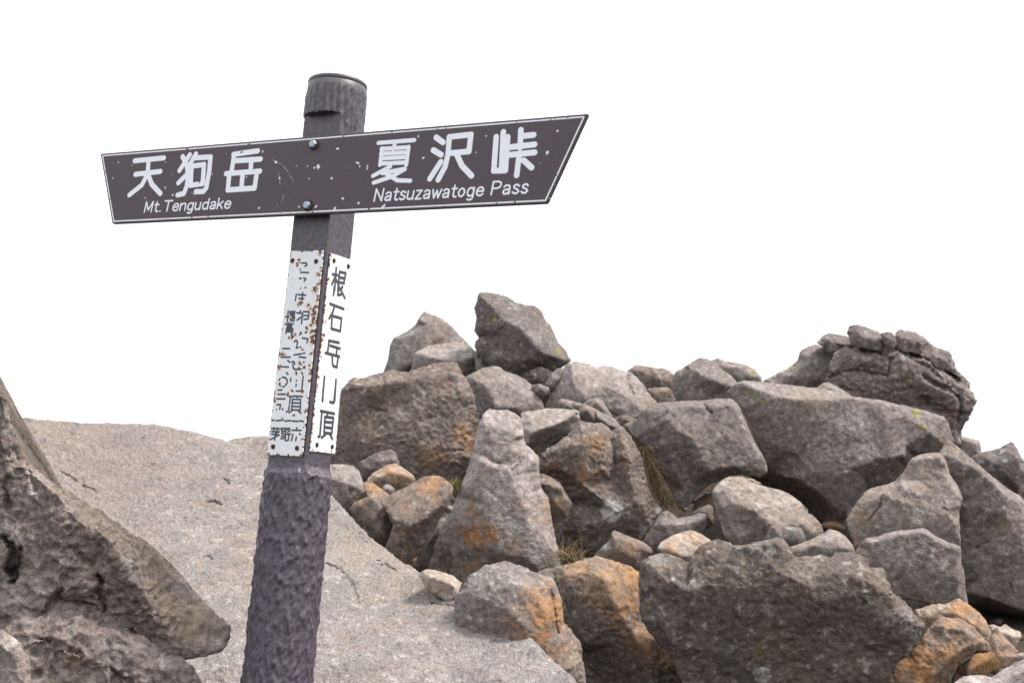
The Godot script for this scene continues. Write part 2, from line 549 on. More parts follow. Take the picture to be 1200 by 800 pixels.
func make_rocks() -> void:
	rock("boulder", "broad smooth pinkish-grey boulder sloping up behind the signpost", "slab", "slab", 0.0082, 0.45,
		[-2.267, 1.666, -5.133, -2.010, 1.649, -5.135, -1.850, 1.632, -5.122, -1.640, 1.618, -5.109, -1.431, 1.611, -5.096, -1.281, 1.586, -5.070, -1.136, 1.552, -5.030, -0.997, 1.499, -4.979, -0.830, 1.427, -4.886, -0.670, 1.344, -4.752, -0.579, 1.269, -4.632, -0.476, 1.188, -4.483, -0.376, 1.139, -4.361, -0.279, 1.095, -4.223, -0.218, 1.067, -4.127, -0.107, 1.045, -4.058, -0.026, 1.017, -3.962, 0.038, 0.974, -3.810, 0.096, 0.935, -3.658, 0.173, 0.889, -3.465, 0.263, 0.803, -3.345, 0.342, 0.587, -3.279, 0.210, 0.310, -3.247, -0.618, 0.229, -3.198, -1.359, 0.229, -3.198],
		[-1.927, 1.535, -4.976, -1.642, 1.502, -4.922, -1.291, 1.454, -4.841, -1.015, 1.391, -4.762, -1.510, 1.291, -4.545, -1.178, 1.238, -4.437, -0.889, 1.236, -4.465, -0.652, 1.206, -4.468, -1.448, 1.101, -4.053, -1.050, 1.057, -3.972, -0.804, 1.074, -4.056, -0.536, 1.047, -4.058, -0.347, 1.022, -4.046, -1.046, 0.923, -3.532, -0.703, 0.918, -3.561, -0.433, 0.926, -3.659, -0.195, 0.919, -3.702, -0.102, 0.979, -3.880, 0.002, 0.892, -3.450, 0.042, 0.912, -3.528, 0.081, 0.928, -3.617, 0.000, 0.939, -3.729, -0.435, 0.809, -3.316, -0.108, 0.790, -3.304, -0.846, 0.721, -3.239, 0.106, 0.721, -3.239, -1.039, 0.528, -3.200, -0.208, 0.528, -3.200],
		[[-1.543, 1.406, -4.826, 0.422, "pink", 0.50], [-1.849, 1.604, -5.122, 0.169, "tan", 0.40], [-0.345, 1.129, -4.345, 0.169, "tan", 0.35], [-0.869, 1.156, -4.370, 0.169, "tan", 0.30], [-0.535, 1.176, -4.478, 0.084, "tan", 0.40]],
		[[0.0070, 0.0110, [-1.709, 1.425, -4.885, -1.591, 1.384, -4.730, -1.500, 1.358, -4.622]], [0.0049, 0.0082, [-1.890, 1.578, -5.050, -1.880, 1.574, -5.068]], [0.0105, 0.0154, [-1.034, 1.149, -4.352, -0.997, 1.144, -4.337]], [0.0084, 0.0146, [-1.122, 1.322, -4.684, -1.055, 1.309, -4.694]], [0.0113, 0.0183, [-1.077, 1.407, -4.783, -1.054, 1.388, -4.766]], [0.0056, 0.0110, [-0.272, 1.027, -4.121, -0.159, 1.020, -4.020]], [0.0038, 0.0066, [-1.268, 1.488, -4.861, -1.243, 1.451, -4.854]], [0.0051, 0.0082, [-1.064, 1.402, -4.773, -1.033, 1.388, -4.763]], [0.0141, 0.0146, [-0.633, 1.126, -4.383, -0.555, 1.109, -4.194, -0.499, 1.071, -4.083, -0.484, 1.033, -4.073]], [0.0197, 0.0146, [-0.460, 1.125, -4.395, -0.402, 1.107, -4.341]]])
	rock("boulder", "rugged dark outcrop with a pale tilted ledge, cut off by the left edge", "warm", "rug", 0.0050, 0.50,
		[-1.215, 1.705, -2.908, -1.191, 1.705, -2.908, -1.173, 1.657, -2.907, -1.163, 1.641, -2.908, -1.150, 1.618, -2.911, -1.146, 1.589, -2.913, -1.149, 1.573, -2.917, -1.134, 1.540, -2.920, -1.123, 1.506, -2.925, -1.114, 1.481, -2.932, -1.104, 1.467, -2.958, -1.065, 1.432, -2.990, -1.027, 1.401, -3.012, -0.980, 1.371, -3.025, -0.931, 1.336, -3.030, -0.886, 1.301, -3.033, -0.879, 1.302, -3.033, -0.850, 1.279, -3.034, -0.802, 1.242, -3.031, -0.752, 1.192, -3.025, -0.705, 1.148, -3.006, -0.645, 1.103, -2.964, -0.649, 1.065, -2.951, -0.667, 1.043, -2.951, -0.712, 1.037, -2.949, -0.770, 1.038, -2.947, -0.804, 1.050, -2.955, -0.870, 1.087, -2.959, -0.930, 1.128, -2.957, -0.952, 1.149, -2.953, -0.968, 1.158, -2.946, -1.018, 1.164, -2.945, -1.058, 1.132, -2.948, -1.077, 1.091, -2.954, -1.131, 1.083, -2.952, -1.193, 1.083, -2.948],
		[-1.159, 1.627, -2.896, -1.153, 1.578, -2.897, -1.134, 1.516, -2.902, -1.161, 1.530, -2.896, -1.139, 1.472, -2.896, -1.152, 1.414, -2.909, -1.086, 1.405, -2.901, -1.046, 1.367, -2.902, -1.112, 1.366, -2.909, -1.129, 1.328, -2.907, -0.969, 1.301, -2.911, -0.936, 1.238, -2.924, -0.889, 1.193, -2.923, -0.844, 1.135, -2.929, -0.947, 1.214, -2.932, -0.919, 1.143, -2.936, -0.864, 1.102, -2.939, -0.778, 1.053, -2.940, -1.070, 1.236, -2.921, -1.012, 1.213, -2.925, -1.030, 1.210, -2.913, -1.010, 1.191, -2.921, -1.065, 1.141, -2.916, -1.129, 1.127, -2.920, -1.047, 1.147, -2.934, -1.111, 1.181, -2.916, -1.100, 1.117, -2.926, -1.162, 1.238, -2.925, -1.157, 1.158, -2.921, -0.812, 1.188, -2.970, -0.740, 1.126, -2.962, -0.859, 1.252, -2.969, -1.106, 1.470, -2.911, -1.100, 1.465, -2.910, -1.094, 1.459, -2.909, -1.088, 1.454, -2.908, -1.082, 1.449, -2.907, -1.076, 1.444, -2.906, -1.070, 1.439, -2.904, -1.063, 1.434, -2.903, -1.058, 1.429, -2.903, -1.052, 1.424, -2.902, -1.046, 1.419, -2.902, -1.040, 1.415, -2.902, -1.034, 1.410, -2.901, -1.028, 1.405, -2.901, -1.023, 1.400, -2.901, -1.019, 1.394, -2.900, -1.015, 1.389, -2.900, -1.010, 1.383, -2.900, -1.006, 1.378, -2.900, -1.002, 1.372, -2.900, -0.997, 1.367, -2.899, -0.992, 1.361, -2.899, -0.987, 1.355, -2.899, -0.982, 1.349, -2.899, -0.977, 1.343, -2.898, -0.968, 1.340, -2.898, -0.960, 1.338, -2.898, -0.951, 1.335, -2.898, -0.943, 1.332, -2.898, -0.935, 1.326, -2.900, -0.929, 1.321, -2.900, -0.922, 1.316, -2.900, -0.916, 1.311, -2.901, -0.910, 1.306, -2.901, -0.903, 1.301, -2.901, -0.900, 1.295, -2.902, -0.896, 1.289, -2.902, -0.892, 1.283, -2.903, -0.889, 1.277, -2.903, -0.885, 1.270, -2.904, -0.881, 1.264, -2.905, -0.878, 1.257, -2.905, -0.874, 1.251, -2.906, -0.870, 1.244, -2.907, -0.866, 1.238, -2.907, -0.862, 1.231, -2.908, -0.859, 1.225, -2.909, -0.855, 1.218, -2.909, -0.851, 1.212, -2.910, -0.847, 1.206, -2.911, -0.843, 1.199, -2.912, -0.839, 1.193, -2.912, -0.836, 1.186, -2.913, -0.832, 1.180, -2.914, -0.827, 1.174, -2.914, -0.823, 1.169, -2.915, -0.819, 1.163, -2.916, -0.814, 1.157, -2.916, -0.810, 1.152, -2.917, -0.805, 1.146, -2.918, -0.801, 1.141, -2.919, -0.796, 1.135, -2.919, -0.793, 1.129, -2.920, -0.789, 1.123, -2.921, -0.785, 1.117, -2.922, -0.781, 1.112, -2.923, -0.778, 1.106, -2.924, -0.774, 1.100, -2.925, -0.770, 1.094, -2.926, -0.767, 1.087, -2.927, -0.764, 1.079, -2.928, -0.760, 1.071, -2.929, -0.757, 1.063, -2.930, -0.747, 1.061, -2.932, -0.737, 1.060, -2.933, -0.727, 1.058, -2.934, -0.717, 1.057, -2.936, -0.708, 1.056, -2.938, -0.698, 1.055, -2.939, -0.689, 1.054, -2.941, -0.679, 1.053, -2.942, -0.670, 1.052, -2.944, -1.129, 1.279, -2.907, -1.118, 1.279, -2.906, -1.107, 1.279, -2.906, -1.096, 1.279, -2.905, -1.085, 1.279, -2.905, -1.074, 1.278, -2.904, -1.067, 1.275, -2.904, -1.061, 1.272, -2.904, -1.054, 1.268, -2.904, -1.047, 1.265, -2.904, -1.040, 1.262, -2.904, -1.033, 1.258, -2.904, -1.026, 1.255, -2.905, -1.020, 1.252, -2.905, -1.013, 1.248, -2.905, -1.007, 1.244, -2.906, -1.001, 1.240, -2.907, -0.994, 1.236, -2.907, -0.988, 1.232, -2.908, -0.982, 1.229, -2.909, -0.975, 1.225, -2.909, -0.970, 1.219, -2.911, -0.964, 1.214, -2.913, -0.958, 1.208, -2.914, -0.952, 1.203, -2.916],
		[[-1.138, 1.530, -2.913, 0.029, "dark", 0.50], [-0.932, 1.284, -2.908, 0.059, "dark", 0.60], [-0.869, 1.180, -2.919, 0.059, "dark", 0.50], [-0.815, 1.113, -2.925, 0.050, "dark", 0.50], [-0.901, 1.225, -2.915, 0.041, "brown", 0.60], [-1.126, 1.243, -2.913, 0.027, "dark", 0.70], [-0.863, 1.239, -2.908, 0.032, "pale", 0.55], [-0.756, 1.147, -2.935, 0.073, "tan", 0.70], [-0.801, 1.225, -2.962, 0.059, "tan", 0.60], [-0.698, 1.102, -2.942, 0.050, "tan", 0.60], [-1.034, 1.415, -2.903, 0.024, "tan", 0.60], [-0.950, 1.348, -2.903, 0.039, "tan", 0.60], [-0.885, 1.309, -2.930, 0.054, "tan", 0.50], [-1.112, 1.405, -2.907, 0.024, "pale", 0.50], [-1.062, 1.343, -2.907, 0.044, "dark", 0.60], [-1.134, 1.434, -2.910, 0.034, "dark", 0.50], [-1.052, 1.137, -2.943, 0.036, "dark", 0.60], [-1.020, 1.262, -2.904, 0.036, "pale", 0.35], [-0.848, 1.088, -2.946, 0.054, "dark", 0.40], [-1.128, 1.477, -2.910, 0.008, "ochre", 0.70], [-0.995, 1.326, -2.904, 0.010, "ochre", 0.70], [-1.104, 1.122, -2.926, 0.027, "pale", 0.50]],  # weathering plus painted light: tan pales ledge top, dark and brown shade below
		[[0.0272, 0.0530, [-1.142, 1.315, -2.907, -1.129, 1.284, -2.906, -1.123, 1.248, -2.912, -1.131, 1.211, -2.918]], [0.0181, 0.0236, [-0.941, 1.224, -2.927, -0.931, 1.179, -2.929, -0.924, 1.147, -2.937]], [0.0146, 0.0189, [-1.152, 1.414, -2.909, -1.141, 1.376, -2.909, -1.124, 1.343, -2.906]], [0.0181, 0.0236, [-1.020, 1.184, -2.924, -1.049, 1.147, -2.934, -1.063, 1.111, -2.942]], [0.0118, 0.0141, [-0.999, 1.292, -2.907, -0.968, 1.261, -2.910, -0.948, 1.242, -2.919]], [0.0107, 0.0126, [-1.106, 1.462, -2.912, -1.073, 1.414, -2.906, -1.043, 1.386, -2.904]]])
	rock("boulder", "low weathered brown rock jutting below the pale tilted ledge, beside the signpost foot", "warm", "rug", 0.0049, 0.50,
		[-1.208, 1.174, -2.976, -1.047, 1.200, -2.987, -0.909, 1.150, -2.991, -0.809, 1.071, -2.971, -0.754, 1.040, -2.938, -0.725, 1.014, -2.934, -0.700, 0.983, -2.932, -0.660, 0.927, -2.930, -0.613, 0.750, -2.937, -0.609, 0.357, -2.953, -1.165, 0.360, -2.944],
		[-1.016, 1.115, -2.907, -0.965, 1.132, -2.912, -0.927, 1.106, -2.908, -0.882, 1.089, -2.909, -0.837, 1.062, -2.909, -0.770, 1.018, -2.913, -1.040, 1.063, -2.904, -0.999, 1.046, -2.903, -0.954, 1.024, -2.903, -0.878, 0.988, -2.905, -1.009, 0.994, -2.897, -1.097, 1.065, -2.889, -1.072, 0.978, -2.890, -0.916, 0.935, -2.889, -0.787, 0.932, -2.903, -1.103, 1.116, -2.900, -1.135, 1.082, -2.894, -0.968, 1.081, -2.899, -0.901, 1.055, -2.901, -0.834, 1.019, -2.904, -0.789, 0.984, -2.905, -0.913, 0.761, -2.895, -1.052, 1.085, -2.890, -1.043, 1.082, -2.890, -1.035, 1.080, -2.889, -1.027, 1.077, -2.889, -1.018, 1.075, -2.888, -1.010, 1.072, -2.888, -1.002, 1.070, -2.887, -0.994, 1.067, -2.887, -0.985, 1.065, -2.887, -0.978, 1.061, -2.887, -0.971, 1.058, -2.886, -0.964, 1.054, -2.886, -0.956, 1.051, -2.886, -0.949, 1.047, -2.886, -0.942, 1.044, -2.886, -0.935, 1.041, -2.887, -0.927, 1.037, -2.887, -0.920, 1.034, -2.887, -0.913, 1.031, -2.887, -0.906, 1.028, -2.887, -0.899, 1.024, -2.888, -0.891, 1.021, -2.888, -0.885, 1.017, -2.888, -0.878, 1.013, -2.888, -0.871, 1.009, -2.889, -0.865, 1.006, -2.889, -0.858, 1.002, -2.889, -0.851, 0.998, -2.890, -0.845, 0.994, -2.890, -0.838, 0.990, -2.890],
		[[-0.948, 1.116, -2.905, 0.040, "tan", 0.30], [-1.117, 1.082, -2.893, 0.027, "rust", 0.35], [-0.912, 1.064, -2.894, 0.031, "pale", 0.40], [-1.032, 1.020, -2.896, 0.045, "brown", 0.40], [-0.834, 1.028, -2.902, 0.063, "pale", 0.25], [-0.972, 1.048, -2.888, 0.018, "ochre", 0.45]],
		[[0.0107, 0.0198, [-1.052, 1.087, -2.890, -1.017, 1.074, -2.889, -0.985, 1.066, -2.887, -0.949, 1.046, -2.887]], [0.0098, 0.0163, [-0.891, 1.022, -2.888, -0.856, 0.995, -2.890, -0.830, 0.977, -2.893]], [0.0072, 0.0116, [-1.023, 1.051, -2.895, -1.019, 1.047, -2.894]], [0.0080, 0.0139, [-0.963, 1.050, -2.887, -0.959, 1.044, -2.888]]])
	rock("rock", "pale lump of weathered rock in the bottom corner left of the signpost", "warm", "rug", 0.0044, 0.70,
		[-1.072, 1.154, -2.646, -1.040, 1.141, -2.649, -1.008, 1.113, -2.652, -0.987, 1.080, -2.655, -0.984, 1.032, -2.657, -0.974, 0.961, -2.653, -0.981, 0.579, -2.682, -1.066, 0.579, -2.682],
		[-1.041, 1.112, -2.634, -1.012, 1.088, -2.634, -1.003, 1.048, -2.635, -1.022, 1.004, -2.635, -1.013, 0.944, -2.638],
		[[-1.016, 1.063, -2.638, 0.049, "pale", 0.50]],
		[])
	rock("rock", "small distant pale rock on the skyline just left of the signpost", "light", "mid", 0.0123, 0.60,
		[-1.665, 1.537, -7.249, -1.578, 1.580, -7.270, -1.460, 1.595, -7.285, -1.304, 1.585, -7.286, -1.206, 1.503, -7.227, -1.223, 1.360, -7.199, -1.434, 1.312, -7.178, -1.621, 1.383, -7.197],
		[-1.430, 1.479, -7.147, -1.533, 1.503, -7.178],
		[],
		[])
	rock("boulder", "pointed grey boulder on the skyline nearest the signpost", "grey", "mid", 0.0123, 0.70,
		[-0.728, 1.951, -7.203, -0.702, 2.025, -7.212, -0.692, 2.112, -7.220, -0.669, 2.154, -7.232, -0.604, 2.185, -7.222, -0.545, 2.225, -7.210, -0.519, 2.277, -7.221, -0.501, 2.301, -7.235, -0.465, 2.288, -7.236, -0.410, 2.267, -7.245, -0.342, 2.218, -7.250, -0.277, 2.146, -7.240, -0.222, 2.080, -7.223, -0.189, 2.025, -7.212, -0.184, 1.923, -7.190, -0.427, 1.869, -7.180, -0.653, 1.887, -7.178],
		[-0.519, 2.248, -7.162, -0.570, 2.164, -7.139, -0.600, 2.081, -7.123, -0.630, 2.009, -7.114, -0.656, 1.946, -7.111, -0.428, 2.194, -7.167, -0.356, 2.131, -7.172, -0.478, 2.098, -7.106, -0.548, 2.008, -7.098, -0.423, 1.990, -7.100, -0.473, 2.220, -7.157, -0.408, 2.144, -7.125, -0.636, 2.140, -7.172],
		[[-0.634, 2.084, -7.152, 0.054, "pale", 0.35], [-0.374, 2.167, -7.168, 0.045, "brown", 0.30]],
		[])
	rock("rock", "flat wedge of rock lying against the pointed boulder on the skyline", "light", "fine", 0.0120, 0.70,
		[-0.538, 2.047, -6.979, -0.506, 2.067, -7.000, -0.473, 2.087, -7.028, -0.368, 2.103, -7.064, -0.253, 2.116, -7.063, -0.221, 2.084, -7.043, -0.193, 2.028, -7.011, -0.184, 1.965, -7.001, -0.207, 1.942, -6.988, -0.254, 1.894, -6.992, -0.328, 1.877, -6.994, -0.557, 1.912, -6.991, -0.553, 1.947, -6.988],
		[-0.416, 2.061, -6.978, -0.310, 2.051, -6.964, -0.239, 1.961, -6.934, -0.414, 1.961, -6.941, -0.530, 2.044, -6.975, -0.507, 2.037, -6.958, -0.484, 2.030, -6.941, -0.457, 2.022, -6.930, -0.430, 2.014, -6.919, -0.403, 2.009, -6.911, -0.377, 2.005, -6.904, -0.350, 2.000, -6.896, -0.319, 1.997, -6.890, -0.287, 1.995, -6.884, -0.255, 2.004, -6.896, -0.223, 2.015, -6.910, -0.205, 1.997, -6.953, -0.287, 1.995, -6.884, -0.283, 1.977, -6.895, -0.278, 1.960, -6.906, -0.273, 1.942, -6.916],
		[[-0.264, 1.942, -6.917, 0.053, "brown", 0.50]],
		[])
	rock("boulder", "dark angular boulder perched at the highest point of the pile", "dark", "mid", 0.0116, 0.50,
		[-0.174, 2.358, -6.809, -0.121, 2.366, -6.838, -0.061, 2.356, -6.860, -0.017, 2.336, -6.877, 0.013, 2.317, -6.886, 0.078, 2.301, -6.902, 0.122, 2.300, -6.909, 0.148, 2.279, -6.911, 0.174, 2.229, -6.901, 0.209, 2.185, -6.897, 0.234, 2.140, -6.887, 0.247, 2.092, -6.876, 0.284, 2.053, -6.836, 0.318, 1.995, -6.797, 0.273, 1.960, -6.786, 0.218, 1.932, -6.788, 0.188, 1.947, -6.787, 0.154, 1.961, -6.786, 0.102, 1.942, -6.787, 0.060, 1.934, -6.788, -0.009, 1.920, -6.789, -0.043, 1.932, -6.788, -0.111, 1.960, -6.800, -0.142, 1.987, -6.813, -0.180, 2.030, -6.809, -0.199, 2.073, -6.812, -0.193, 2.098, -6.803, -0.176, 2.113, -6.794, -0.199, 2.149, -6.798, -0.193, 2.218, -6.792, -0.206, 2.274, -6.795, -0.185, 2.313, -6.799],
		[-0.102, 2.150, -6.714, -0.145, 2.238, -6.740, -0.162, 2.154, -6.754, -0.092, 2.110, -6.741, -0.128, 2.051, -6.756, 0.008, 1.980, -6.718, 0.084, 1.996, -6.707, 0.152, 1.981, -6.726, -0.017, 1.949, -6.758, 0.111, 2.197, -6.758, 0.026, 2.252, -6.789, 0.188, 2.103, -6.766, 0.238, 2.043, -6.757, -0.162, 2.329, -6.746, -0.150, 2.316, -6.740, -0.138, 2.303, -6.734, -0.126, 2.290, -6.728, -0.114, 2.278, -6.722, -0.102, 2.265, -6.715, -0.090, 2.252, -6.711, -0.078, 2.239, -6.707, -0.066, 2.225, -6.703, -0.054, 2.212, -6.699, -0.042, 2.199, -6.695, -0.026, 2.190, -6.689, -0.010, 2.181, -6.684, 0.006, 2.172, -6.678, 0.022, 2.163, -6.672, 0.039, 2.154, -6.667, 0.051, 2.140, -6.668, 0.063, 2.126, -6.669, 0.076, 2.112, -6.670, 0.087, 2.099, -6.673, 0.098, 2.087, -6.675, 0.109, 2.074, -6.677, 0.121, 2.063, -6.680, 0.133, 2.052, -6.683, 0.145, 2.041, -6.687, 0.157, 2.030, -6.690, 0.168, 2.019, -6.693, 0.194, 2.014, -6.703, 0.220, 2.008, -6.713, 0.240, 2.003, -6.729, 0.260, 1.998, -6.745, 0.281, 1.994, -6.761, 0.039, 2.154, -6.667, 0.031, 2.137, -6.672, 0.023, 2.121, -6.677, 0.015, 2.104, -6.683, 0.005, 2.090, -6.687, -0.005, 2.076, -6.692, -0.015, 2.061, -6.696, -0.025, 2.047, -6.701, -0.037, 2.035, -6.707, -0.049, 2.022, -6.713, -0.060, 2.010, -6.718, -0.072, 1.998, -6.724],
		[[0.127, 2.123, -6.701, 0.051, "pale", 0.60], [-0.093, 2.208, -6.714, 0.012, "lime", 0.90], [0.247, 2.034, -6.757, 0.019, "lime", 0.60], [0.022, 2.305, -6.873, 0.019, "pale", 0.70], [-0.077, 2.321, -6.789, 0.021, "pale", 0.50]],
		[[0.0068, 0.0111, [-0.176, 2.113, -6.794, -0.132, 2.068, -6.757, -0.119, 2.043, -6.756]]])
	rock("rock", "small grey rock wedged under the corner of the perched dark boulder", "grey", "mid", 0.0118, 0.70,
		[-0.195, 2.045, -6.893, -0.165, 2.025, -6.910, -0.126, 1.976, -6.900, -0.113, 1.940, -6.888, -0.182, 1.914, -6.890, -0.199, 1.966, -6.886],
		[-0.168, 1.982, -6.862, -0.147, 1.956, -6.864],
		[],
		[])
	rock("boulder", "rounded brownish rock below the perched dark boulder", "grey", "mid", 0.0111, 0.70,
		[-0.263, 1.876, -6.527, -0.189, 1.911, -6.524, -0.157, 1.931, -6.550, -0.107, 1.943, -6.563, -0.062, 1.937, -6.570, -0.037, 1.914, -6.558, 0.025, 1.895, -6.560, 0.066, 1.880, -6.554, 0.107, 1.844, -6.537, 0.139, 1.810, -6.519, 0.153, 1.769, -6.508, 0.163, 1.720, -6.506, 0.147, 1.671, -6.496, -0.073, 1.662, -6.469, -0.171, 1.679, -6.509, -0.230, 1.754, -6.544, -0.255, 1.819, -6.539],
		[-0.080, 1.676, -6.398, -0.016, 1.848, -6.453, 0.065, 1.783, -6.451, 0.024, 1.725, -6.422, -0.171, 1.768, -6.487, -0.147, 1.719, -6.485, -0.016, 1.900, -6.518, 0.105, 1.751, -6.468, -0.057, 1.882, -6.478, -0.195, 1.869, -6.476, -0.176, 1.859, -6.460, -0.157, 1.849, -6.445, -0.137, 1.838, -6.430, -0.125, 1.817, -6.418, -0.113, 1.797, -6.407, -0.106, 1.779, -6.404, -0.100, 1.760, -6.400, -0.093, 1.742, -6.397, -0.087, 1.724, -6.394],
		[[-0.140, 1.918, -6.537, 0.049, "tan", 0.35], [-0.189, 1.905, -6.522, 0.010, "lime", 0.70]],
		[])
	rock("boulder", "light grey cracked slab leaning under the skyline, right of the perched dark boulder", "light", "mid", 0.0113, 0.70,
		[0.166, 1.732, -6.619, 0.187, 1.773, -6.615, 0.216, 1.848, -6.616, 0.254, 1.923, -6.624, 0.300, 1.972, -6.633, 0.353, 1.977, -6.675, 0.404, 1.968, -6.697, 0.448, 1.950, -6.713, 0.491, 1.960, -6.726, 0.542, 1.947, -6.728, 0.625, 1.927, -6.729, 0.661, 1.892, -6.711, 0.700, 1.840, -6.680, 0.730, 1.793, -6.656, 0.758, 1.758, -6.624, 0.731, 1.712, -6.593, 0.681, 1.695, -6.594, 0.605, 1.662, -6.583, 0.477, 1.722, -6.563, 0.370, 1.697, -6.551, 0.263, 1.697, -6.566, 0.174, 1.707, -6.607],
		[0.273, 1.854, -6.573, 0.247, 1.788, -6.572, 0.398, 1.888, -6.591, 0.480, 1.846, -6.581, 0.443, 1.925, -6.645, 0.561, 1.804, -6.570, 0.550, 1.891, -6.633, 0.639, 1.744, -6.583, 0.562, 1.727, -6.556, 0.307, 1.955, -6.592, 0.308, 1.932, -6.582, 0.309, 1.909, -6.571, 0.310, 1.886, -6.560, 0.314, 1.852, -6.541, 0.326, 1.842, -6.535, 0.337, 1.831, -6.530, 0.349, 1.821, -6.524, 0.360, 1.810, -6.519, 0.365, 1.790, -6.518, 0.370, 1.769, -6.517],
		[[0.693, 1.762, -6.623, 0.041, "tan", 0.50]],
		[[0.0066, 0.0151, [0.618, 1.923, -6.728, 0.607, 1.873, -6.673, 0.621, 1.829, -6.635, 0.645, 1.791, -6.612]]])
	rock("rock", "little dark stone in the gap beneath the perched boulder", "dark", "mid", 0.0111, 0.70,
		[0.098, 1.844, -6.502, 0.139, 1.853, -6.505, 0.188, 1.834, -6.503, 0.196, 1.801, -6.498, 0.155, 1.777, -6.501, 0.118, 1.801, -6.498],
		[0.146, 1.828, -6.475, 0.163, 1.808, -6.481],
		[],
		[])
	rock("rock", "grey sliver of rock leaning beside the cave under the perched boulder", "grey", "mid", 0.0113, 0.70,
		[0.167, 1.855, -6.594, 0.199, 1.905, -6.597, 0.232, 1.936, -6.601, 0.270, 1.939, -6.604, 0.249, 1.872, -6.593, 0.199, 1.814, -6.598, 0.174, 1.822, -6.597],
		[0.215, 1.879, -6.575, 0.207, 1.854, -6.577],
		[],
		[])
	rock("rock", "small brown rock on the skyline behind the light cracked slab", "brown", "mid", 0.0120, 0.70,
		[0.593, 1.900, -6.999, 0.637, 1.951, -6.995, 0.683, 1.985, -7.022, 0.737, 1.976, -7.030, 0.781, 1.968, -7.028, 0.801, 1.964, -7.028, 0.834, 1.966, -7.028, 0.869, 1.951, -7.025, 0.899, 1.928, -7.019, 0.891, 1.882, -6.993, 0.869, 1.839, -6.997, 0.803, 1.830, -6.998, 0.741, 1.830, -6.998, 0.645, 1.839, -6.997],
		[0.757, 1.916, -6.968, 0.817, 1.898, -6.965, 0.723, 1.948, -6.980, 0.784, 1.938, -6.973, 0.818, 1.864, -6.972],
		[],
		[])
	rock("rock", "flat-topped brown block between the cracked slab and the humped skyline rock", "brown", "fine", 0.0114, 0.70,
		[0.710, 1.837, -6.703, 0.771, 1.843, -6.716, 0.824, 1.846, -6.724, 0.842, 1.829, -6.711, 0.869, 1.766, -6.702, 0.853, 1.732, -6.705, 0.760, 1.732, -6.705, 0.735, 1.766, -6.702],
		[0.809, 1.824, -6.686, 0.742, 1.815, -6.691, 0.800, 1.765, -6.688],
		[[0.785, 1.799, -6.698, 0.067, "tan", 0.30]],
		[])
	rock("boulder", "humped grey rock with a slanting dark hollow amid the skyline of the pile", "grey", "mid", 0.0116, 0.70,
		[0.844, 1.850, -6.795, 0.862, 1.889, -6.799, 0.877, 1.928, -6.810, 0.921, 1.955, -6.823, 0.978, 1.992, -6.856, 1.019, 2.014, -6.868, 1.058, 2.010, -6.869, 1.100, 1.979, -6.864, 1.150, 1.935, -6.853, 1.189, 1.900, -6.835, 1.211, 1.864, -6.816, 1.190, 1.821, -6.798, 1.162, 1.752, -6.789, 1.051, 1.735, -6.791, 0.881, 1.735, -6.798],
		[0.946, 1.886, -6.756, 1.050, 1.803, -6.778, 0.905, 1.904, -6.769, 0.912, 1.827, -6.765, 0.997, 1.785, -6.765, 1.117, 1.811, -6.770, 1.012, 1.966, -6.793, 1.079, 1.931, -6.788, 0.942, 1.953, -6.757, 0.954, 1.939, -6.751, 0.966, 1.925, -6.745, 0.978, 1.911, -6.739, 0.986, 1.886, -6.743, 0.995, 1.861, -6.748, 1.007, 1.840, -6.760, 1.019, 1.819, -6.772, 0.942, 1.953, -6.757, 0.959, 1.941, -6.749, 0.976, 1.929, -6.740, 0.993, 1.917, -6.731, 1.009, 1.908, -6.726, 1.025, 1.898, -6.721, 1.041, 1.888, -6.716, 1.059, 1.882, -6.718, 1.076, 1.876, -6.720, 1.093, 1.870, -6.722, 1.110, 1.864, -6.724, 1.133, 1.858, -6.738, 1.157, 1.852, -6.752, 1.180, 1.846, -6.767],
		[[0.997, 1.802, -6.765, 0.068, "rust", 0.25]],
		[])
	rock("rock", "low dark-capped rock with yellow lichen on the skyline behind the long slab", "grey", "mid", 0.0120, 0.70,
		[1.088, 2.002, -7.005, 1.135, 2.020, -7.026, 1.180, 2.004, -7.028, 1.250, 1.991, -7.029, 1.295, 1.982, -7.030, 1.342, 1.959, -7.024, 1.352, 1.936, -7.011, 1.377, 1.917, -7.005, 1.376, 1.882, -6.993, 1.313, 1.847, -6.996, 1.225, 1.856, -6.996, 1.137, 1.935, -6.989],
		[1.171, 1.970, -6.978, 1.212, 1.964, -6.964, 1.219, 1.924, -6.957, 1.275, 1.960, -6.974, 1.298, 1.924, -6.957, 1.345, 1.917, -6.975, 1.255, 1.907, -6.961],
		[[1.327, 1.937, -6.997, 0.012, "lime", 0.90], [1.312, 1.944, -6.984, 0.035, "tan", 0.30]],
		[])
	rock("rock", "small pale knob of rock showing behind the long slab", "light", "fine", 0.0108, 0.70,
		[1.501, 1.809, -6.297, 1.536, 1.841, -6.308, 1.571, 1.851, -6.320, 1.617, 1.826, -6.316, 1.655, 1.802, -6.311, 1.691, 1.773, -6.300, 1.651, 1.734, -6.304, 1.524, 1.750, -6.302],
		[1.568, 1.820, -6.280, 1.617, 1.796, -6.287],
		[],
		[])
